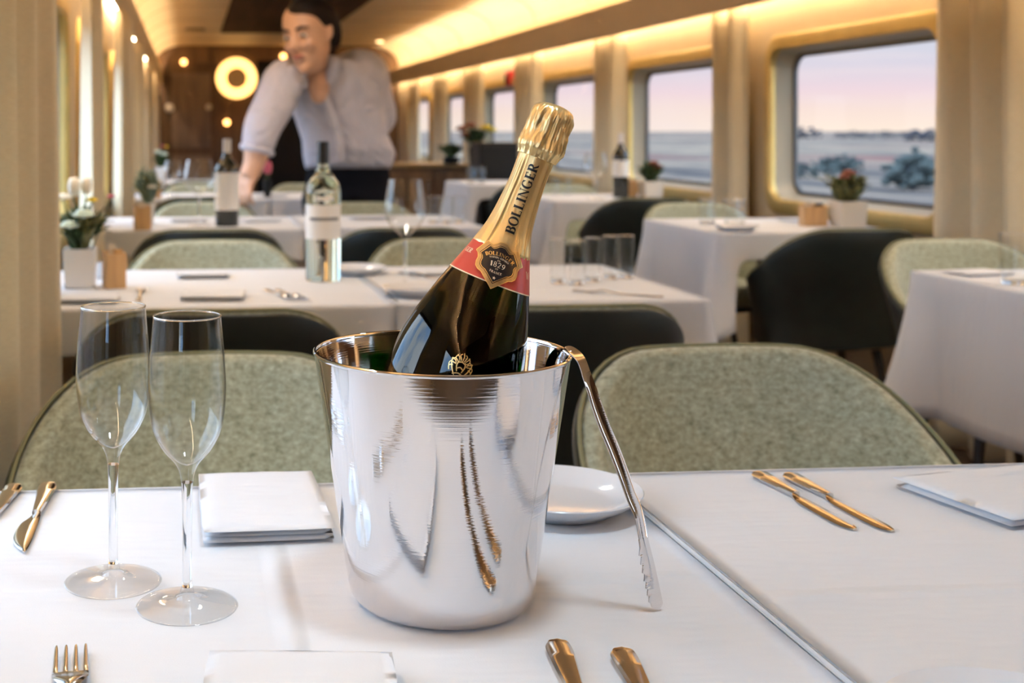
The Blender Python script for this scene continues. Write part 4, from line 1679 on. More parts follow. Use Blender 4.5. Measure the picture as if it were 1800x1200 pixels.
def make_wineglass(label, loc, group, h=0.25, r=0.0485):
    t = thing('wine_glass', label, 'glass', loc, 0, group)
    k = h / 0.25
    g = r / 0.0485
    bo = interp([(0.0045, 0.105 * k), (0.0075 * g, 0.112 * k), (0.022 * g, 0.128 * k), (0.038 * g, 0.146 * k), (0.0475 * g, 0.168 * k), (0.0480 * g, 0.185 * k), (0.0430 * g, 0.220 * k), (0.0380 * g, 0.2495 * k)], 5)
    bi = [(max(a - 0.0011, 0.0002), b + (0.0006 if b > 0.12 * k else 0.004)) for a, b in reversed(bo) if b > 0.113 * k] + [(0.0002, 0.1175 * k)]
    bi[0] = (bi[0][0], 0.2498 * k)
    obj('bowl', MB().lathe([(0.0001, 0.105 * k)] + bo + bi, 48), 'thin', t, angle=60)
    sp = interp([(0.0044, 0.1048 * k), (0.0038, 0.08 * k), (0.0036, 0.03), (0.0042, 0.013)], 4)
    obj('stem', MB().lathe([(0.0001, 0.1049 * k)] + sp + [(0.0001, 0.0129)], 24), 'crystal', t, angle=60)
    obj('foot', MB().lathe([(0.0001, 0.0128), (0.0043, 0.0128), (0.007, 0.008), (0.016, 0.0045), (0.036, 0.0022), (0.0375, 0.0012), (0.037, 0), (0.0001, 0.0008)], 48), 'thin', t, angle=60)
    return t


T0 = TZ + 0.0006
TA = TZ + 0.0031
tum = None


def tumbler(px, py, label, group, r=None, h=0.105, z=TA):
    global tum
    q = spot(px, py)
    if tum is None:
        tum = make_tumbler(label, (q.x, q.y, z), group)
        return
    s = (r or 0.0195) / 0.0195
    dup(tum, (q.x, q.y, z), 0, label, group, scale=(s, s, h / 0.105))


ga = 'tumblers beside the champagne bottle'
tumbler(981, 500, 'leftmost of the five tumblers right of the champagne bottle', ga)
tumbler(1014, 503, 'second from left of the five tumblers right of the champagne bottle', ga)
tumbler(1042, 497, 'middle one of the five tumblers right of the champagne bottle', ga)
tumbler(1073, 492, 'second from right of the five tumblers right of the champagne bottle', ga)
tumbler(1101, 491, 'rightmost of the five tumblers right of the champagne bottle', ga)
gb = 'tumblers behind the big wine glass'
tumbler(763, 394, 'leftmost of the three tumblers behind the big wine glass', gb, 0.026)
tumbler(785, 394, 'middle one of the three tumblers behind the big wine glass', gb, 0.026)
tumbler(807, 393, 'rightmost of the three tumblers behind the big wine glass', gb, 0.026)
gc = 'tumblers on the window tables'
tumbler(1243, 394, 'left tumbler on the table below the biggest window', gc, 0.033, 0.10, T0)
tumbler(1291, 396, 'right tumbler on the table below the biggest window', gc, 0.043, 0.10, T0)
tumbler(1783, 500, 'tumbler cut by the right edge of the photo', gc, 0.033, 0.12, T0)
tumbler(976, 342, 'left of two tumblers in front of the third right window', gc, 0.026, 0.10, T0)
tumbler(998, 342, 'right of two tumblers in front of the third right window', gc, 0.026, 0.10, T0)
tumbler(828, 322, 'left of two small glasses left of the gold bottle neck', gc, 0.032, 0.11, T0)
tumbler(846, 322, 'right of two small glasses left of the gold bottle neck', gc, 0.030, 0.11, T0)
q = spot(712, 505)
wg = make_wineglass('big empty wine glass left of the champagne bottle', (q.x, q.y, TA), 'wine glasses')
q = spot(350, 397)
dup(wg, (q.x, q.y, T0), 0.4, 'big wine glass left of the red wine bottle', scale=(1.22, 1.22, 1.02))
q = spot(1047, 350)
dup(wg, (q.x, q.y, T0), 0.8, 'wine glass left of the dark wine bottle by the window', scale=(1.35, 1.35, 1.0))
q = spot(304, 345)
dup(wg, (q.x, q.y, T0), 1.1, 'small stemmed glass far left behind the other wine glass', scale=(1, 1, 0.8))

# ------------------------------------------------------------------ wine bottles
M['clear_glass'] = glass('pale bottle glass', (0.90, 0.95, 0.78, 1), 1.45)
M['white_wine'] = plain('white wine label', (0.80, 0.79, 0.76, 1), 0.6)
M['grey_print'] = plain('grey label band', (0.22, 0.22, 0.22, 1), 0.6)
M['dark_glass'] = plain('dark bottle glass', (0.010, 0.012, 0.008, 1), 0.06, coat=0.5)
M['cap_black'] = plain('black capsule', (0.012, 0.012, 0.012, 1), 0.3)
M['cap_silver'] = plain('pale capsule', (0.66, 0.64, 0.62, 1), 0.4)


def make_bottle(label, loc, h, r, gl, capm, lab, group='wine bottles', neck_silver=False):
    t = thing('wine_bottle', label, 'bottle', loc, 0, group)
    k = h / 0.33
    sh = interp([(r, 0.20 * k), (r * 0.985, 0.215 * k), (r * 0.86, 0.233 * k), (r * 0.52, 0.252 * k), (r * 0.36, 0.268 * k), (0.0145, 0.285 * k), (0.0138, 0.327 * k)], 5)
    obj('glass', MB().lathe([(0.0001, 0.004), (r * 0.7, 0.001), (r * 0.93, 0.0), (r, 0.006)] + sh + [(0.0001, 0.327 * k)], 56), gl, t, angle=50)
    obj('capsule', MB().lathe([(0.0152, 0.278 * k), (0.0150, 0.325 * k), (0.0148, 0.3305 * k), (0.0001, 0.3305 * k)], 32), capm, t, angle=50)
    z0, z1 = lab
    mb = MB()
    m = 44
    rows = []
    for i in range(m + 1):
        a = PI * 1.5 + (-1 + 2 * i / m) * R(118)
        rows.append([((r + o) * math.cos(a), (r + o) * math.sin(a), z) for z, o in ((z0, 0.0002), (z0, 0.0007), (z1, 0.0007), (z1, 0.0002))])
    mb.rings(rows)
    return t, obj('label', mb, 'white_wine', t, angle=50)


def on_lab(par, r, z0, z1, a0, a1, mat, name):
    mb = MB()
    m = 16
    rows = []
    for i in range(m + 1):
        a = PI * 1.5 + R(a0 + (a1 - a0) * i / m)
        rows.append([((r + o) * math.cos(a), (r + o) * math.sin(a), z) for z, o in ((z0, 0.0007), (z0, 0.0010), (z1, 0.0010), (z1, 0.0007))])
    mb.rings(rows)
    return obj(name, mb, mat, par, angle=50)


q = spot(568, 493)
t, l = make_bottle('white wine bottle with a white label and black capsule', (q.x, q.y, T0), 0.338, 0.0425, 'clear_glass', 'cap_black', (0.103, 0.186))
on_lab(l, 0.0425, 0.148, 0.156, -55, 52, 'grey_print', 'label_band')
on_lab(t, 0.0420, 0.196, 0.206, -30, 30, 'white_wine', 'upper_label')
q = spot(399, 397)
make_bottle('red wine bottle with a plain white label', (q.x, q.y, T0), 0.333, 0.046, 'dark_glass', 'cap_silver', (0.062, 0.205))
q = spot(1091, 347)
make_bottle('dark wine bottle with a cream label beside the window', (q.x, q.y, T0), 0.352, 0.043, 'dark_glass', 'cap_silver', (0.115, 0.205))

# ------------------------------------------------------------------ napkins, forks and plates of the tables behind
def nap(px, py, w, l, label, rz=0.0, layers=3, z=TZ):
    q = spot(px, py)
    make_napkin(label, q.x, q.y, w, l, rz, layers, 0.0040, z=z, seed=px)


nap(356, 487, 0.13, 0.10, 'folded napkin on the second left table, nearer the sage chair', 0.05)
nap(376, 524, 0.14, 0.12, 'folded napkin on the second left table, nearer the dark chair back', -0.1)
nap(158, 530, 0.13, 0.10, 'folded napkin at the near left end of the second left table', 0.0)
nap(333, 389, 0.15, 0.11, 'folded napkin left of the red wine bottle', 0.0)
nap(458, 389, 0.15, 0.11, 'folded napkin right of the red wine bottle', 0.2, 2)
nap(652, 386, 0.18, 0.13, 'folded napkin on the third aisle table behind the white wine bottle', 0.0, z=TZ + 0.0025)
nap(770, 483, 0.13, 0.10, 'folded napkin right of the big wine glass', 0.1, 2, z=TZ + 0.0025)
nap(478, 346, 0.16, 0.13, "folded napkin on the fourth left table under the woman's hand", 0.1)
nap(1720, 482, 0.15, 0.10, 'folded napkin on the window table at the right edge', 0.2, 2)
nap(1400, 388, 0.13, 0.10, 'folded napkin left of the plant below the biggest window', 0.3, 2)


def forkat(px, py, label, rz, z=T0):
    q = spot(px, py)
    f = dup(fk, (q.x, q.y, z), rz, label)


forkat(246, 520, 'fork on the second left table beside the wooden holder', 0.0)
forkat(492, 520, 'left fork of the pair before the white wine bottle', PI + 0.25)
forkat(512, 520, 'right fork of the pair before the white wine bottle', PI + 0.25)
forkat(748, 490, 'fork just right of the big wine glass foot', 0.5, TA)
forkat(1085, 520, 'fork on the cloth in front of the five tumblers', 1.0, TA)
q = spot(707, 512)
dup(plate, (q.x + 0.02, q.y - 0.09, TA), 0, 'white side plate in front of the big wine glass')
q = spot(600, 485)
dup(plate, (q.x + 0.04, q.y + 0.03, T0), 0, 'white side plate just behind the white wine bottle')
q = spot(1262, 405)
dup(plate, (q.x + 0.06, q.y - 0.02, T0), 0, 'white side plate in front of the tumblers below the biggest window')

# ------------------------------------------------------------------ plants, pots and wooden holders
M['pot_white'] = plain('white pot', (0.80, 0.82, 0.84, 1), 0.35)
M['pot_cream'] = plain('cream pot', (0.66, 0.60, 0.50, 1), 0.4)
M['wood_pale'] = plain('pale beech', (0.55, 0.35, 0.17, 1), 0.5, vary=0.2, vscale=6, stretch=(10, 10, 1))
M['leaf'] = plain('leaf', (0.040, 0.075, 0.022, 1), 0.55, vary=0.6, vscale=25)
M['leaf_olive'] = plain('olive leaf', (0.15, 0.15, 0.05, 1), 0.55, vary=0.6, vscale=25)
M['leaf_grey'] = plain('grey green leaf', (0.20, 0.27, 0.20, 1), 0.6, vary=0.4, vscale=25)
M['petal_white'] = plain('white petal', (0.85, 0.84, 0.76, 1), 0.5)
M['petal_pink'] = plain('pink petal', (0.55, 0.10, 0.16, 1), 0.5)
M['petal_yellow'] = plain('yellow petal', (0.75, 0.58, 0.04, 1), 0.5)
M['petal_rust'] = plain('rust petal', (0.22, 0.06, 0.03, 1), 0.6)
M['petal_mint'] = plain('pale mint petal', (0.62, 0.78, 0.70, 1), 0.5)


def leaf(mb, base, tip, w, up):
    base, tip = Vector(base), Vector(tip)
    t = tip - base
    s = t.cross(Vector(up)).normalized()
    nn = s.cross(t).normalized()
    L_ = t.length
    rows = []
    for k in range(7):
        f = k / 6
        c = base + t * f + nn * (0.16 * L_ * math.sin(PI * f * 0.8))
        ww = w * math.sin(PI * (0.12 + 0.86 * f)) ** 0.8
        rows.append([c - s * ww - nn * 0.0006 + nn * 0.25 * ww, c - nn * 0.001, c + s * ww - nn * 0.0006 + nn * 0.25 * ww, c + nn * 0.0012])
    mb.rings(rows)


def make_planter(label, loc, pot, mat_pot, foliage, blooms, group='potted plants', round_pot=False, rz=0.0):
    """pot = (half width, height); foliage = list of (matname, count, radius, height, leaf width, seed); blooms = list of (x, y, z, r, mat, shape)"""
    hw, ph = pot
    t = thing('potted_plant', label, 'plant', loc, rz, group)
    mb = MB()
    if round_pot:
        mb.lathe([(0.0001, 0), (hw * 0.85, 0), (hw, ph), (hw * 0.88, ph), (hw * 0.8, ph * 0.82), (0.0001, ph * 0.82)], 32)
        obj('pot', mb, mat_pot, t, angle=40)
    else:
        rr = []
        for z, f in ((0, 0.90), (ph, 1.0), (ph, 0.90), (ph * 0.82, 0.86)):
            rr.append([(x * hw * f, y * hw * f, z) for x, y in ((-1, -1), (1, -1), (1, 1), (-1, 1))])
        mb.rings(rr)
        obj('pot', mb, mat_pot, t, smooth=False, bevel=0.003)
    for mname, cnt, rad, hh, lw, seed in foliage:
        rnd = random.Random(seed)
        mb = MB()
        for k in range(cnt):
            a = rnd.uniform(0, 2 * PI)
            e = rnd.random() ** 0.6
            br = hw * 0.5 * rnd.random()
            b = (br * math.cos(a), br * math.sin(a), ph * 0.83 + rnd.random() * hh * 0.45)
            tp_ = (rad * e * math.cos(a), rad * e * math.sin(a), ph + hh * (0.35 + 0.65 * rnd.random()) * (1 - 0.35 * e * e))
            leaf(mb, b, tp_, lw * rnd.uniform(0.6, 1.2), (rnd.uniform(-.3, .3), rnd.uniform(-.3, .3), 1))
        obj('foliage', mb, mname, t, angle=0)
    for x, y, z, r_, mname, shape in blooms:
        mb = MB()
        mb.tube([(x * 0.3, y * 0.3, ph * 0.83), (x * 0.8, y * 0.8, ph + (z - ph) * 0.6), (x, y, z - r_ * 0.5)], [0.0016, 0.0014, 0.0012], 6)
        st_ = obj('stem', mb, 'leaf', t)
        mb = MB()
        if shape == 'tulip':
            for k in range(6):
                a = k * PI / 3
                mb.ball((x + 0.35 * r_ * math.cos(a), y + 0.35 * r_ * math.sin(a), z), r_ * 0.5, r_ * 0.5, r_ * 1.3, 10, 8)
        else:
            mb.ball((x, y, z), r_ * 0.55, seg=10, rg=7)
            for ring, (rr_, zz, cnt) in enumerate(((0.85, -0.1, 9), (0.5, 0.25, 6))):
                for k in range(cnt):
                    a = 2 * PI * k / cnt + ring
                    mb.ball((x + rr_ * r_ * math.cos(a), y + rr_ * r_ * math.sin(a), z + zz * r_), r_ * 0.42, r_ * 0.42, r_ * 0.22, 8, 6)
        obj('blossom', mb, mname, st_, angle=60)
    return t


def make_holder(label, loc, w, d, h, rz, items, group='wooden holders'):
    """open wooden box with a slanted top and cards standing inside"""
    t = thing('wooden_holder', label, 'holder', loc, rz, group)
    e = 0.004
    hw, hd = w / 2, d / 2
    obj('front_panel', MB().box(-hw, hw, -hd, -hd + e, 0, h * 0.92), 'wood_pale', t, smooth=False, bevel=0.0008)
    obj('back_panel', MB().box(-hw, hw, hd - e, hd, 0, h), 'wood_pale', t, smooth=False, bevel=0.0008)
    for s in (-1, 1):
        obj('side_panel', MB().box(s * hw - (e if s > 0 else 0), s * hw + (0 if s > 0 else e), -hd + e, hd - e, 0, h * 0.95), 'wood_pale', t, smooth=False, bevel=0.0008)
    obj('bottom_panel', MB().box(-hw + e, hw - e, -hd + e, hd - e, 0, e), 'wood_pale', t, smooth=False)
    for x, y, ww, hh, mname in items:
        obj('card', MB().box(x - ww / 2, x + ww / 2, y - 0.0015, y + 0.0015, e, hh), mname, t, smooth=False)
    return t


q = spot(140, 507)
PT = make_planter('white pot with white, mint and pink flowers on the second left table', (q.x, q.y + 0.02, T0), (0.037, 0.092), 'pot_white',
             [('leaf', 120, 0.075, 0.105, 0.009, 3), ('leaf_olive', 60, 0.10, 0.12, 0.007, 4)],
             [(-0.012, -0.03, 0.235, 0.017, 'petal_white', 'tulip'), (0.016, -0.03, 0.238, 0.015, 'petal_white', 'tulip'), (0.012, -0.06, 0.175, 0.020, 'petal_mint', 'rose'), (0.028, -0.02, 0.205, 0.012, 'petal_yellow', 'rose'),
              (-0.02, -0.055, 0.150, 0.018, 'petal_mint', 'rose'), (0.072, -0.02, 0.213, 0.008, 'petal_pink', 'rose'), (-0.04, 0.01, 0.21, 0.016, 'petal_white', 'rose')])
q = spot(200, 508)
make_holder('pale wooden holder beside the white pot on the second left table', (q.x, q.y + 0.02, T0), 0.047, 0.040, 0.086, R(18), [(-0.004, 0.004, 0.016, 0.100, 'pot_cream'), (0.008, -0.004, 0.02, 0.09, 'wood_pale')])
q = spot(172, 497)
tag(obj('sugar_bowl', MB().lathe([(0.0001, 0), (0.016, 0), (0.021, 0.004), (0.022, 0.038), (0.020, 0.038), (0.019, 0.008), (0.0001, 0.006)], 32), 'china', loc=(q.x + 0.003, q.y + 0.10, T0)), 'small white china pot between the flower pot and the wooden holder', 'bowl')
q = spot(236, 400)
make_planter('leafy plant in a white pot on the third left table', (q.x + 0.045, q.y + 0.12, T0), (0.028, 0.085), 'pot_white', [('leaf_grey', 90, 0.075, 0.16, 0.010, 8), ('leaf_olive', 40, 0.085, 0.15, 0.008, 9)], [(0.02, -0.03, 0.15, 0.016, 'petal_white', 'rose')])
q = spot(250, 404)
make_holder('pale wooden holder at the left end of the third left table', (q.x, q.y, T0), 0.060, 0.045, 0.092, R(10), [(0.0, 0.004, 0.03, 0.100, 'pot_cream')])
q = spot(266, 329)
make_planter('small mint and pink posy in a white pot on the farthest left table', (q.x + 0.06, q.y + 0.06, T0), (0.040, 0.13), 'pot_white', [('leaf', 80, 0.075, 0.12, 0.010, 12)],
             [(-0.02, -0.03, 0.23, 0.022, 'petal_mint', 'rose'), (0.02, -0.03, 0.215, 0.022, 'petal_mint', 'rose'), (0.01, -0.02, 0.265, 0.014, 'petal_pink', 'rose'), (0.035, -0.01, 0.262, 0.014, 'petal_yellow', 'rose')], round_pot=True)
q = spot(273, 348)
make_holder('pale wooden holder at the left end of the fourth left table', (q.x, q.y, T0), 0.060, 0.05, 0.10, R(5), [(0.0, 0.004, 0.03, 0.105, 'pot_cream')])
# window tables
q = spot(1490, 398)
make_planter('olive leafed plant in a cream pot below the biggest window', (q.x, q.y, T0), (0.052, 0.098), 'pot_cream',
             [('leaf_olive', 60, 0.115, 0.125, 0.020, 21), ('leaf', 40, 0.075, 0.12, 0.018, 22)], [(0.0, -0.01, 0.205, 0.024, 'petal_rust', 'rose'), (-0.03, -0.03, 0.19, 0.018, 'petal_rust', 'rose')])
q = spot(1436, 397)
make_holder('wooden holder with cards beside the plant below the biggest window', (q.x - 0.010, q.y + 0.01, T0), 0.088, 0.06, 0.082, R(-6), [(0.022, 0.0, 0.03, 0.086, 'wood_dark'), (-0.015, 0.006, 0.03, 0.088, 'pot_cream')])
q = spot(1146, 347)
make_planter('dark round plant in a cream pot below the second biggest window', (q.x, q.y + 0.02, T0), (0.055, 0.088), 'pot_cream',
             [('leaf', 150, 0.085, 0.125, 0.014, 31), ('leaf_olive', 40, 0.080, 0.12, 0.012, 32)], [(0.0, -0.05, 0.19, 0.024, 'petal_rust', 'rose'), (0.03, -0.04, 0.17, 0.02, 'petal_rust', 'rose')])
q = spot(1108, 346)
make_holder('wooden holder between the dark wine bottle and the round plant', (q.x, q.y, T0), 0.06, 0.05, 0.095, 0.0, [(0.0, 0.0, 0.03, 0.10, 'pot_cream')])

# sideboard with flowers and a dark high-backed screen, far on the right
M['wood_counter'] = plain('counter top', (0.30, 0.20, 0.09, 1), 0.3, vary=0.3, vscale=3)
sb = thing('sideboard', 'low dark timber sideboard with a lit top, between the woman and the bottle', 'sideboard', (1.92, 10.6, 0))
obj('carcass', MB().box(-0.66, 0.60, -0.25, 0.25, 0.06, 0.80), 'wood_dark', sb, smooth=False, bevel=0.006)
obj('worktop', MB().box(-0.70, 0.64, -0.29, 0.27, 0.801, 0.835), 'wood_counter', sb, smooth=False, bevel=0.006)
obj('plinth', MB().box(-0.62, 0.56, -0.22, 0.22, 0.0, 0.059), 'black', sb, smooth=False)
for k in range(3):
    dd = obj('door', MB().box(-0.64 + 0.415 * k, -0.24 + 0.415 * k, -0.268, -0.251, 0.09, 0.77), 'wood_panel', sb, smooth=False, bevel=0.004)
    obj('handle', MB().box(-0.29 + 0.415 * k, -0.275 + 0.415 * k, -0.285, -0.269, 0.55, 0.68), 'steel', dd, smooth=False)
c = deep(868, 300, 9.3)
scn = thing('service_cabinet', 'black tall cabinet left of the gold bottle neck', 'cabinet', (c.x, c.y, 0))
obj('carcass', MB().box(-0.145, 0.145, -0.16, 0.16, 0.05, 1.03), 'black', scn, smooth=False, bevel=0.008)
obj('plinth', MB().box(-0.13, 0.13, -0.14, 0.14, 0.0, 0.049), 'wood_dark', scn, smooth=False)
obj('door', MB().box(-0.135, 0.135, -0.178, -0.161, 0.08, 1.0), 'black', scn, smooth=False, bevel=0.004)
q = deep(836, 0, 10.4)
make_planter('dark vase of rust and yellow flowers far on the right', (q.x, q.y, 0.8356), (0.06, 0.14), 'black', [('leaf', 90, 0.16, 0.20, 0.018, 41)],
             [(-0.13, -0.04, 0.30, 0.045, 'petal_rust', 'rose'), (-0.06, -0.06, 0.33, 0.045, 'petal_rust', 'rose'), (-0.10, -0.02, 0.25, 0.04, 'petal_rust', 'rose'), (0.08, -0.05, 0.31, 0.045, 'petal_yellow', 'rose'), (0.13, -0.03, 0.29, 0.04, 'petal_yellow', 'rose')], round_pot=True)
q = deep(793, 0, 10.35)
make_planter('low dark green plant at the left end of the sideboard', (q.x, q.y, 0.8356), (0.07, 0.06), 'black', [('leaf', 110, 0.15, 0.13, 0.018, 44)], [], round_pot=True)
# ------------------------------------------------------------------ the woman leaning over the far table
M['skin'] = plain('skin', (0.64, 0.38, 0.25, 1), 0.5, vary=0.06, vscale=9)
M['lips'] = plain('lips', (0.42, 0.14, 0.11, 1), 0.45)
M['hair'] = plain('dark hair', (0.014, 0.010, 0.008, 1), 0.6, vary=0.4, vscale=40, stretch=(1, 1, 8), spec=0.15)
M['trousers'] = plain('black trousers', (0.008, 0.008, 0.011, 1), 0.9, spec=0.1)
M['eye'] = plain('eye', (0.03, 0.02, 0.015, 1), 0.2)
M['eye_white'] = plain('eye white', (0.7, 0.66, 0.62, 1), 0.3)


def shirt_mat():
    m, nt, b = new_mat('striped shirt')
    tc = N(nt, 'ShaderNodeTexCoord')
    w = N(nt, 'ShaderNodeTexWave', Scale=42.0, Distortion=1.2)
    w.inputs['Detail Scale'].default_value = 0.6
    nt.links.new(tc.outputs['Object'], w.inputs['Vector'])
    c = ramp(nt, w.outputs['Fac'], [(0.35, (0.60, 0.58, 0.62, 1)), (0.75, (0.46, 0.45, 0.54, 1))])
    nt.links.new(c, b.inputs['Base Color'])
    b.inputs['Roughness'].default_value = 0.8
    n = N(nt, 'ShaderNodeTexNoise', Scale=7.0, Detail=3.0, Distortion=1.5)
    nt.links.new(tc.outputs['Object'], n.inputs['Vector'])
    bp = N(nt, 'ShaderNodeBump', Strength=0.9, Distance=0.03)
    nt.links.new(n.outputs['Fac'], bp.inputs['Height'])
    nt.links.new(bp.outputs[0], b.inputs['Normal'])
    return m


M['shirt'] = shirt_mat()
WB = deep(612, 300, 5.83)
woman = thing('person', 'woman in a pale striped shirt and black trousers leaning over to reach a far table', 'person', (WB.x, WB.y, 0))
O = Vector((WB.x, WB.y, 0))


def W(px, py, d):
    return deep(px, py, d) - O


def ell_rings(mb, secs, seg=24):
    """secs: (centre, half width along RIGHT, half depth along AWAY, tilt of the ring plane (radians, towards the viewer), roll)"""
    rings = []
    for c, a, b, tilt, roll in secs:
        rgt = (RIGHT * math.cos(roll) + Vector((0, 0, 1)) * math.sin(roll)).normalized()
        fw = (AWAY * math.cos(tilt) + Vector((0, 0, 1)) * math.sin(tilt)).normalized()
        rings.append([c + rgt * (a * math.copysign(abs(math.cos(t)) ** 0.85, math.cos(t))) + fw * (b * math.copysign(abs(math.sin(t)) ** 0.85, math.sin(t))) for t in (2 * PI * k / seg for k in range(seg))])
    mb.rings(rings)


def soft(o, voxel, it=6, fac=0.5):
    r = o.modifiers.new('remesh', 'REMESH')
    r.mode = 'VOXEL'
    r.voxel_size = voxel
    r.use_smooth_shade = True
    s = o.modifiers.new('smooth', 'SMOOTH')
    s.factor = fac
    s.iterations = it
    return o


# joints (photograph column, row, depth)
HIP = W(612, 345, 5.86)
hipL, hipR = W(646, 362, 5.86), W(580, 362, 5.84)
kneeL, kneeR = W(648, 500, 5.84), W(590, 500, 5.80)
ankL, ankR = Vector((W(650, 0, 5.86).x, W(650, 0, 5.86).y, 0.09)), Vector((W(596, 0, 5.80).x, W(596, 0, 5.80).y, 0.09))
shR, shL = W(503, 142, 5.52), W(646, 126, 5.66)
elR, wrR = W(462, 222, 5.42), W(446, 288, 5.40)
haR = W(436, 312, 5.39)
elL, wrL = W(668, 205, 5.80), W(642, 238, 5.98)
neck0, neck1 = W(560, 134, 5.60), W(546, 100, 5.50)
headc = W(541, 62, 5.44)

# torso sections shared by body and shirt
tors = [(W(612, 350, 5.86), 0.185, 0.125, -0.1, 0.0), (W(612, 318, 5.85), 0.180, 0.120, -0.1, 0.0), (W(612, 285, 5.82), 0.165, 0.115, -0.15, 0.02), (W(606, 245, 5.77), 0.168, 0.118, -0.25, 0.03),
        (W(596, 205, 5.72), 0.190, 0.122, -0.35, 0.04), (W(586, 172, 5.68), 0.205, 0.118, -0.4, 0.05), (W(578, 145, 5.64), 0.190, 0.100, -0.45, 0.06), (W(570, 130, 5.62), 0.120, 0.080, -0.5, 0.06)]
body = MB()
ell_rings(body, tors)
body.tube([neck0 + (neck0 - neck1) * 0.5, neck0, (neck0 + neck1) / 2, neck1, headc], [0.085, 0.075, 0.066, 0.066, 0.06], 18)


def limb(mb, pts, rad, n=5, seg=16):
    p = smooth_path(pts, n)
    k = len(pts) - 1
    rr = []
    for i in range(len(p)):
        f = min(i / n, k - 1e-6)
        a = int(f)
        rr.append(rad[a] + (rad[a + 1] - rad[a]) * (f - a))
    mb.tube(p, rr, seg)


limb(body, [shR + Vector((0.05, 0, -0.02)), shR, (shR + elR) / 2, elR, (elR * 0.6 + wrR * 0.4), wrR, haR], [0.085, 0.082, 0.072, 0.068, 0.070, 0.048, 0.042])
limb(body, [shL - Vector((0.05, 0, 0.02)), shL, (shL + elL) / 2, elL, (elL * 0.6 + wrL * 0.4), wrL], [0.085, 0.080, 0.066, 0.054, 0.052, 0.036])
for h, kn, an in ((hipL, kneeL, ankL), (hipR, kneeR, ankR)):
    limb(body, [h + Vector((0, 0, 0.05)), h, (h + kn) / 2, kn, kn * 0.65 + an * 0.35, an], [0.12, 0.118, 0.095, 0.068, 0.066, 0.042])
    foot = an + FRONT * 0.09
    limb(body, [an, an + FRONT * 0.05 + Vector((0, 0, -0.04)), Vector((foot.x, foot.y, 0.035)) + FRONT * 0.06], [0.046, 0.048, 0.034])

# head: looks down to the left of the photo
look = (RIGHT * -0.50 + FRONT * 0.84 + Vector((0, 0, -0.20))).normalized()
upv = (Vector((0, 0, 1)) + RIGHT * -0.16)
upv = (upv - look * upv.dot(look)).normalized()
side = look.cross(upv).normalized()      # person's right... towards the photo's left of the face
HS = 1.34                                # the figure reads large at this distance


def hp(x, y, z):
    """head space, metres for a normal head: x side, y forwards, z up"""
    return headc + (side * x + look * y + upv * z) * HS


rings = []
for z, wx, yf, yb in ((-0.118, 0.018, 0.062, -0.01), (-0.110, 0.034, 0.078, -0.02), (-0.092, 0.047, 0.083, -0.045), (-0.070, 0.057, 0.082, -0.065), (-0.040, 0.066, 0.083, -0.082), (-0.010, 0.070, 0.083, -0.092),
                      (0.020, 0.073, 0.085, -0.097), (0.050, 0.073, 0.082, -0.097), (0.078, 0.066, 0.070, -0.088), (0.100, 0.050, 0.050, -0.068), (0.114, 0.028, 0.026, -0.040), (0.118, 0.008, 0.004, -0.014)):
    ring = []
    for k in range(28):
        a = 2 * PI * k / 28
        c, s = math.cos(a), math.sin(a)
        ring.append(hp(wx * math.copysign(abs(c) ** 0.9, c), (yf if s > 0 else -yb) * s, z))
    rings.append(ring)
body.rings(rings)
# nose, brow, cheeks, ears
body.tube([hp(0, 0.080, 0.022), hp(0, 0.092, 0.0), hp(0, 0.106, -0.026), hp(0, 0.094, -0.036)], [0.009 * HS, 0.011 * HS, 0.015 * HS, 0.011 * HS], 10)
for s in (-1, 1):
    body.ball(hp(s * 0.011, 0.091, -0.030), 0.010 * HS, seg=10, rg=8)
    body.ball(hp(s * 0.036, 0.066, -0.026), 0.022 * HS, seg=12, rg=8)
    body.tube([hp(s * 0.010, 0.083, 0.026), hp(s * 0.030, 0.080, 0.032), hp(s * 0.050, 0.064, 0.027)], [0.007 * HS] * 3, 8)
    body.tube([hp(s * 0.072, -0.004, 0.022), hp(s * 0.082, -0.012, 0.016), hp(s * 0.082, -0.012, -0.010), hp(s * 0.072, -0.002, -0.032)], [0.008 * HS, 0.011 * HS, 0.010 * HS, 0.007 * HS], 10)
body.tube([hp(-0.022, 0.080, -0.062), hp(0, 0.092, -0.060), hp(0.022, 0.080, -0.062)], [0.006 * HS, 0.010 * HS, 0.006 * HS], 10)
body.ball(hp(0, 0.072, -0.100), 0.020 * HS, seg=12, rg=8)
# right hand: palm, four fingers, thumb, loosely curled and pointing down
hd = (haR - wrR).normalized()
hs_ = (RIGHT * 0.75 + FRONT * 0.6)
hs_ = (hs_ - hd * hs_.dot(hd)).normalized()
hn = hd.cross(hs_).normalized()
if hn.dot(FRONT + RIGHT * -0.4) < 0:
    hn = -hn
KH = 1.30


def hh(a, b, c):
    return wrR + (hs_ * a + hd * b + hn * c) * KH


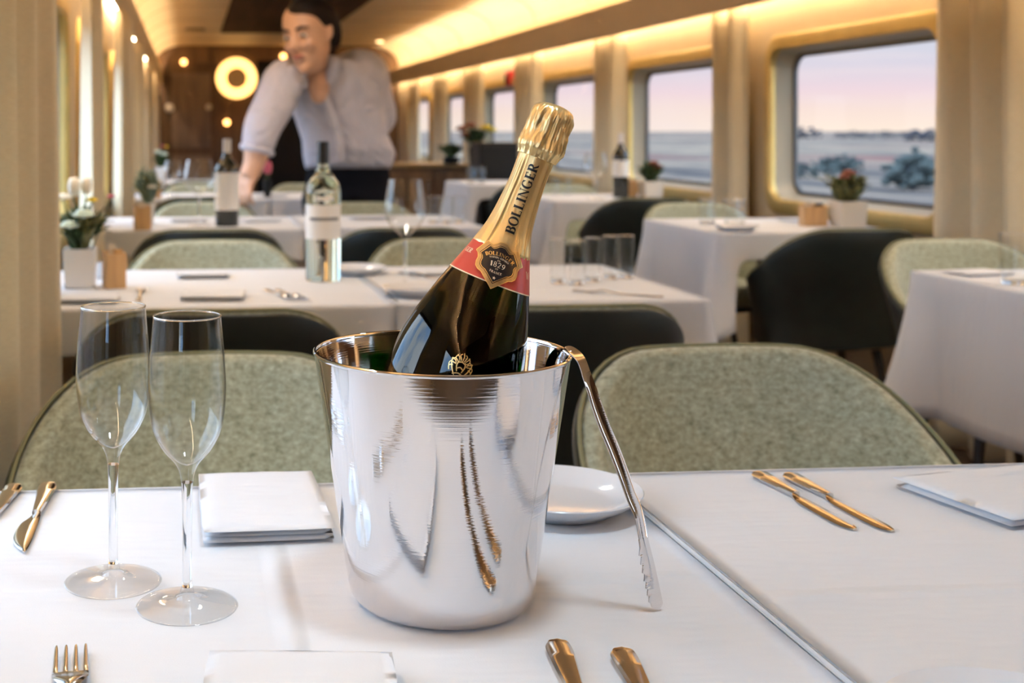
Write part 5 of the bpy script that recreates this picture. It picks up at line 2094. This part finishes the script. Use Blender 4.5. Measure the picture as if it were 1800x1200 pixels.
body.tube([hh(0, 0.0, 0), hh(0, 0.03, 0), hh(0, 0.065, 0), hh(0, 0.088, 0)], [(0.022 * KH, 0.026 * KH), (0.017 * KH, 0.034 * KH), (0.015 * KH, 0.039 * KH), (0.012 * KH, 0.037 * KH)], 16, up=hn)
for fx, L_, spread in ((-0.030, 0.064, -0.10), (-0.010, 0.074, -0.03), (0.011, 0.070, 0.04), (0.030, 0.055, 0.12)):
    p0 = hh(fx, 0.082, 0)
    p1 = hh(fx + spread * 0.03, 0.082 + L_ * 0.42, -0.006)
    p2 = hh(fx + spread * 0.05, 0.082 + L_ * 0.72, -0.022)
    p3 = hh(fx + spread * 0.05, 0.082 + L_ * 0.88, -0.044)
    body.tube([p0, p1, p2, p3], [0.0092 * KH, 0.0088 * KH, 0.0080 * KH, 0.0064 * KH], 10)
body.tube([hh(-0.030, 0.020, -0.004), hh(-0.050, 0.044, -0.018), hh(-0.056, 0.068, -0.030), hh(-0.050, 0.088, -0.038)], [0.013 * KH, 0.011 * KH, 0.010 * KH, 0.008 * KH], 10)
b_ob = obj('body', body, 'skin', woman, angle=0)
soft(b_ob, 0.0085, 4, 0.5)
# face details
for s in (-1, 1):
    obj('eye', MB().ball(hp(s * 0.031, 0.0795, 0.006), 0.013 * HS, 0.010 * HS, 0.0062 * HS, 14, 10), 'eye_white', woman)
    obj('iris', MB().ball(hp(s * 0.031 - 0.002, 0.0870, 0.005), 0.0058 * HS, seg=12, rg=8), 'eye', woman)
    obj('eyebrow', MB().tube([hp(s * 0.014, 0.090, 0.028), hp(s * 0.032, 0.087, 0.034), hp(s * 0.052, 0.070, 0.028)], [0.004 * HS, 0.0045 * HS, 0.002 * HS], 8), 'hair', woman)
obj('lips', MB().tube([hp(-0.019, 0.088, -0.061), hp(-0.010, 0.0965, -0.058), hp(0, 0.0985, -0.060), hp(0.010, 0.0965, -0.058), hp(0.019, 0.088, -0.061)], [0.003 * HS, 0.006 * HS, 0.0068 * HS, 0.006 * HS, 0.003 * HS], 10), 'lips', woman)
# hair: swept back, tied behind
hm = MB()
rings = []
for z, wx, yf, yb in ((-0.060, 0.062, -0.030, -0.088), (-0.030, 0.077, -0.006, -0.100), (0.000, 0.083, 0.012, -0.107), (0.030, 0.086, 0.036, -0.112), (0.055, 0.085, 0.054, -0.112), (0.080, 0.077, 0.072, -0.102), (0.105, 0.056, 0.058, -0.078), (0.122, 0.032, 0.034, -0.048), (0.127, 0.009, 0.008, -0.018)):
    ring = []
    cy, hyy = (yf + yb) / 2, (yf - yb) / 2
    for k in range(28):
        a = 2 * PI * k / 28
        ring.append(hp(wx * 1.06 * math.cos(a) - 0.011, cy + hyy * math.sin(a) * (1.0 if math.sin(a) < 0 else 1.0 - 0.10 * max(0.0, math.cos(a))), z))
    rings.append(ring)
hm.rings(rings)
hm.ball(hp(0.0, -0.120, 0.035), 0.042 * HS, seg=16, rg=10)
hm.tube([hp(-0.05, -0.06, -0.03), hp(-0.03, -0.085, -0.07), hp(0.0, -0.09, -0.09)], [0.02 * HS, 0.018 * HS, 0.012 * HS], 10)
soft(obj('hair', hm, 'hair', woman, angle=0), 0.010, 3)
# trousers
tr = MB()
ell_rings(tr, [(W(612, 352, 5.86), 0.212, 0.148, -0.1, 0), (W(612, 330, 5.86), 0.210, 0.146, -0.1, 0), (W(612, 305, 5.84), 0.200, 0.140, -0.1, 0), (W(612, 288, 5.83), 0.188, 0.132, -0.12, 0)])
for h, kn, an in ((hipL, kneeL, ankL), (hipR, kneeR, ankR)):
    limb(tr, [h + Vector((0, 0, 0.05)), h, (h + kn) / 2, kn, kn * 0.5 + an * 0.5, an + Vector((0, 0, 0.02))], [0.138, 0.136, 0.112, 0.086, 0.080, 0.072])
soft(obj('trousers', tr, 'trousers', woman, angle=0), 0.012, 4)
for an, nm in ((ankL, 'shoe'), (ankR, 'shoe')):
    sm = MB()
    b0 = Vector((an.x, an.y, 0))
    ell = []
    for f, w_, z0, z1 in ((-0.055, 0.030, 0.0, 0.085), (-0.02, 0.043, 0.0, 0.10), (0.05, 0.045, 0.0, 0.095), (0.11, 0.050, 0.0, 0.080), (0.165, 0.046, 0.0, 0.070), (0.195, 0.026, 0.004, 0.050)):
        c = b0 + FRONT * f
        ell.append([c + RIGHT * (w_ * math.cos(2 * PI * k / 14)) + Vector((0, 0, (z0 + z1) / 2 + (z1 - z0) / 2 * math.sin(2 * PI * k / 14))) for k in range(14)])
    sm.rings(ell)
    obj(nm, sm, 'black', woman)
# shirt: torso, sleeves rolled below the elbows, blousing over the belt
shm = MB()
sect = [(W(614, 303, 5.83), 0.150, 0.120, -0.15, 0.0), (W(612, 296, 5.82), 0.205, 0.160, -0.15, 0.0), (W(614, 272, 5.79), 0.222, 0.170, -0.18, 0.02), (W(607, 245, 5.75), 0.205, 0.158, -0.25, 0.03), (W(597, 207, 5.70), 0.208, 0.148, -0.35, 0.04),
        (W(588, 172, 5.66), 0.220, 0.138, -0.4, 0.05), (W(578, 144, 5.63), 0.212, 0.120, -0.45, 0.10), (W(573, 126, 5.60), 0.165, 0.100, -0.5, 0.12), (W(566, 113, 5.58), 0.105, 0.085, -0.5, 0.10)]
ell_rings(shm, sect)
limb(shm, [shR + Vector((0.07, 0, -0.02)), shR, (shR + elR) / 2, elR, elR * 0.42 + wrR * 0.58], [0.105, 0.104, 0.094, 0.086, 0.072])
limb(shm, [neck0 + RIGHT * 0.10 + Vector((0, 0, -0.045)), shL - RIGHT * 0.07 + Vector((0, 0, 0.0)), shL, (shL + elL) / 2, elL, elL * 0.6 + wrL * 0.4], [0.07, 0.10, 0.094, 0.086, 0.080, 0.07])
soft(obj('shirt', shm, 'shirt', woman, angle=0), 0.011, 3)
# rolled cuff
e0, e1 = elR * 0.45 + wrR * 0.55, elR * 0.28 + wrR * 0.72
cu = MB()
cu.tube([e0, e0 * 0.5 + e1 * 0.5, e1], [0.080, 0.083, 0.074], 22)
soft(obj('cuff', cu, 'shirt', woman, angle=0), 0.010, 2)
# collar: two turned down flaps and the open neck between them
for pts in ([(506, 116), (520, 112), (538, 128), (541, 153), (528, 160), (512, 140)], [(584, 96), (597, 104), (600, 122), (586, 146), (573, 150), (574, 124)]):
    co = MB()
    dd_ = 5.435 if pts[0][0] < 550 else 5.485
    lo0 = [W(x, y, dd_ + 0.0006 * (y - 110)) for x, y in pts]
    cen = sum(lo0, Vector()) / len(lo0)
    rings_ = []
    for f, o_ in ((0.90, -0.010), (1.0, -0.004), (1.0, 0.004), (0.90, 0.010)):
        rings_.append([cen + (q_ - cen) * f + AWAY * o_ for q_ in lo0])
    co.rings(rings_)
    obj('collar', co, 'shirt', woman, angle=0)
pl = MB()
pp = smooth_path([W(560, 150, 5.50), W(572, 176, 5.52), W(588, 215, 5.555), W(597, 255, 5.585), W(600, 285, 5.62)], 5)
pl.rings([[q_ + RIGHT * a + AWAY * b for a, b in ((-0.022, 0.03), (-0.022, -0.010), (0.022, -0.010), (0.022, 0.03))] for q_ in pp])
obj('placket', pl, 'shirt', woman, angle=0)
nk = MB()
nk.ball(neck0 + FRONT * 0.085 + Vector((0, 0, -0.045)), 0.05, 0.035, 0.085, 16, 12)
soft(obj('neckline', nk, 'skin', woman, angle=0), 0.008, 2)
# dark bud vase with a pink bloom beside her wrist
q = spot(470, 347)
make_planter("dark bud vase with a pink bloom beside the woman's wrist", (q.x, q.y, T0), (0.022, 0.10), 'black', [('leaf', 10, 0.03, 0.06, 0.006, 51)], [(0.0, -0.01, 0.165, 0.028, 'petal_pink', 'tulip')], round_pot=True)
# ------------------------------------------------------------------ sky
w = bpy.data.worlds.new('dusk sky')
scene.world = w
w.use_nodes = True
nt = w.node_tree
bg = nt.nodes['Background']
tc = N(nt, 'ShaderNodeTexCoord')
sp = N(nt, 'ShaderNodeSeparateXYZ')
nt.links.new(tc.outputs['Generated'], sp.inputs[0])
band = ramp(nt, sp.outputs['Z'], [(0.0, rgb(252, 232, 214)), (0.018, rgb(246, 222, 212)), (0.030, rgb(238, 214, 220)), (0.050, rgb(217, 211, 224)), (0.080, rgb(203, 214, 226)), (0.25, rgb(150, 186, 226)), (1.0, rgb(120, 165, 220))])
mp = N(nt, 'ShaderNodeMapping')
mp.inputs['Scale'].default_value = (2.2, 2.2, 26)
nt.links.new(tc.outputs['Generated'], mp.inputs[0])
cl = N(nt, 'ShaderNodeTexNoise', Scale=2.0, Detail=6.0, Roughness=0.6)
nt.links.new(mp.outputs[0], cl.inputs['Vector'])
cf = ramp(nt, cl.outputs['Fac'], [(0.48, (0, 0, 0, 1)), (0.66, (1, 1, 1, 1))])
cm = N(nt, 'ShaderNodeMix', data_type='RGBA')
fm = N(nt, 'ShaderNodeMath', operation='MULTIPLY')
nt.links.new(cf, fm.inputs[0])
fm.inputs[1].default_value = 0.55
nt.links.new(fm.outputs[0], cm.inputs['Factor'])
nt.links.new(band, cm.inputs['A'])
cm.inputs['B'].default_value = rgb(242, 226, 226)
# the bright side of the sky lies to the left of the carriage
mr = N(nt, 'ShaderNodeMapRange')
mr.interpolation_type = 'SMOOTHSTEP'
mr.inputs['From Min'].default_value = -0.1
mr.inputs['From Max'].default_value = -0.6
mr.inputs['To Min'].default_value = 0.84
mr.inputs['To Max'].default_value = 3.7
nt.links.new(sp.outputs['X'], mr.inputs['Value'])
cl2 = N(nt, 'ShaderNodeTexNoise', Scale=3.0, Detail=4.0)
nt.links.new(tc.outputs['Generated'], cl2.inputs['Vector'])
day = ramp(nt, cl2.outputs['Fac'], [(0.42, (0.34, 0.58, 0.95, 1)), (0.56, (0.80, 0.91, 1.0, 1))])
lf = N(nt, 'ShaderNodeMapRange')
lf.inputs['From Min'].default_value = -0.2
lf.inputs['From Max'].default_value = -0.5
mn = N(nt, 'ShaderNodeMath', operation='MINIMUM')
nt.links.new(sp.outputs['X'], mn.inputs[0])
ys = N(nt, 'ShaderNodeMath', operation='SUBTRACT')
nt.links.new(sp.outputs['Y'], ys.inputs[0])
ys.inputs[1].default_value = 0.55
nt.links.new(ys.outputs[0], mn.inputs[1])
nt.links.new(mn.outputs[0], lf.inputs['Value'])
dm = N(nt, 'ShaderNodeMix', data_type='RGBA')
nt.links.new(lf.outputs[0], dm.inputs['Factor'])
nt.links.new(cm.outputs['Result'], dm.inputs['A'])
nt.links.new(day, dm.inputs['B'])
nt.links.new(dm.outputs['Result'], bg.inputs['Color'])
m2 = N(nt, 'ShaderNodeMapRange')
m2.interpolation_type = 'SMOOTHSTEP'
m2.inputs['From Min'].default_value = 0.45
m2.inputs['From Max'].default_value = -0.3
m2.inputs['To Min'].default_value = 0.0
m2.inputs['To Max'].default_value = 2.5
nt.links.new(sp.outputs['Y'], m2.inputs['Value'])
sm = N(nt, 'ShaderNodeMath', operation='ADD')
nt.links.new(mr.outputs[0], sm.inputs[0])
nt.links.new(m2.outputs[0], sm.inputs[1])
nt.links.new(sm.outputs[0], bg.inputs['Strength'])
w.cycles.sampling_method = 'MANUAL'
w.cycles.sample_map_resolution = 1024

# window portals guide the daylight through the panes
for side, wins, X, s in (('right', right_win, XR + 0.11, 1), ('left', left_win, XL - 0.11, -1)):
    for a, b in wins:
        L = bpy.data.lights.new('window_daylight', 'AREA')
        L.shape = 'RECTANGLE'
        L.size = b - a
        L.size_y = WZ1 - WZ0
        L.cycles.is_portal = True
        o = bpy.data.objects.new('window_daylight', L)
        COL.objects.link(o)
        o.location = (X, (a + b) / 2, (WZ0 + WZ1) / 2)
        o.rotation_euler = (R(90), 0, R(90) if s > 0 else R(-90))

# ------------------------------------------------------------------ camera
cam = bpy.data.cameras.new('camera')
co = bpy.data.objects.new('camera', cam)
COL.objects.link(co)
co.location = (0, 0, CZ)
co.rotation_euler = (R(90), 0, -TH)
cam.sensor_width = 36
cam.lens = F / 1800 * 36
cam.shift_x = (900 - PX) / 1800
cam.shift_y = -(600 - PY) / 1800
cam.clip_start = 0.05
cam.clip_end = 6000
cam.dof.use_dof = True
cam.dof.focus_distance = 0.935
cam.dof.aperture_fstop = 8.0
scene.camera = co

scene.view_settings.view_transform = 'Standard'
scene.view_settings.look = 'None'
scene.view_settings.gamma = 1.0
scene.view_settings.use_curve_mapping = False
scene.view_settings.exposure = 0.38
c = scene.cycles
c.use_denoising = True
c.max_bounces = 14
c.diffuse_bounces = 5
c.glossy_bounces = 6
c.transmission_bounces = 12
c.transparent_max_bounces = 16
c.caustics_reflective = True
c.caustics_refractive = True
c.blur_glossy = 0.5
c.sample_clamp_indirect = 8.0
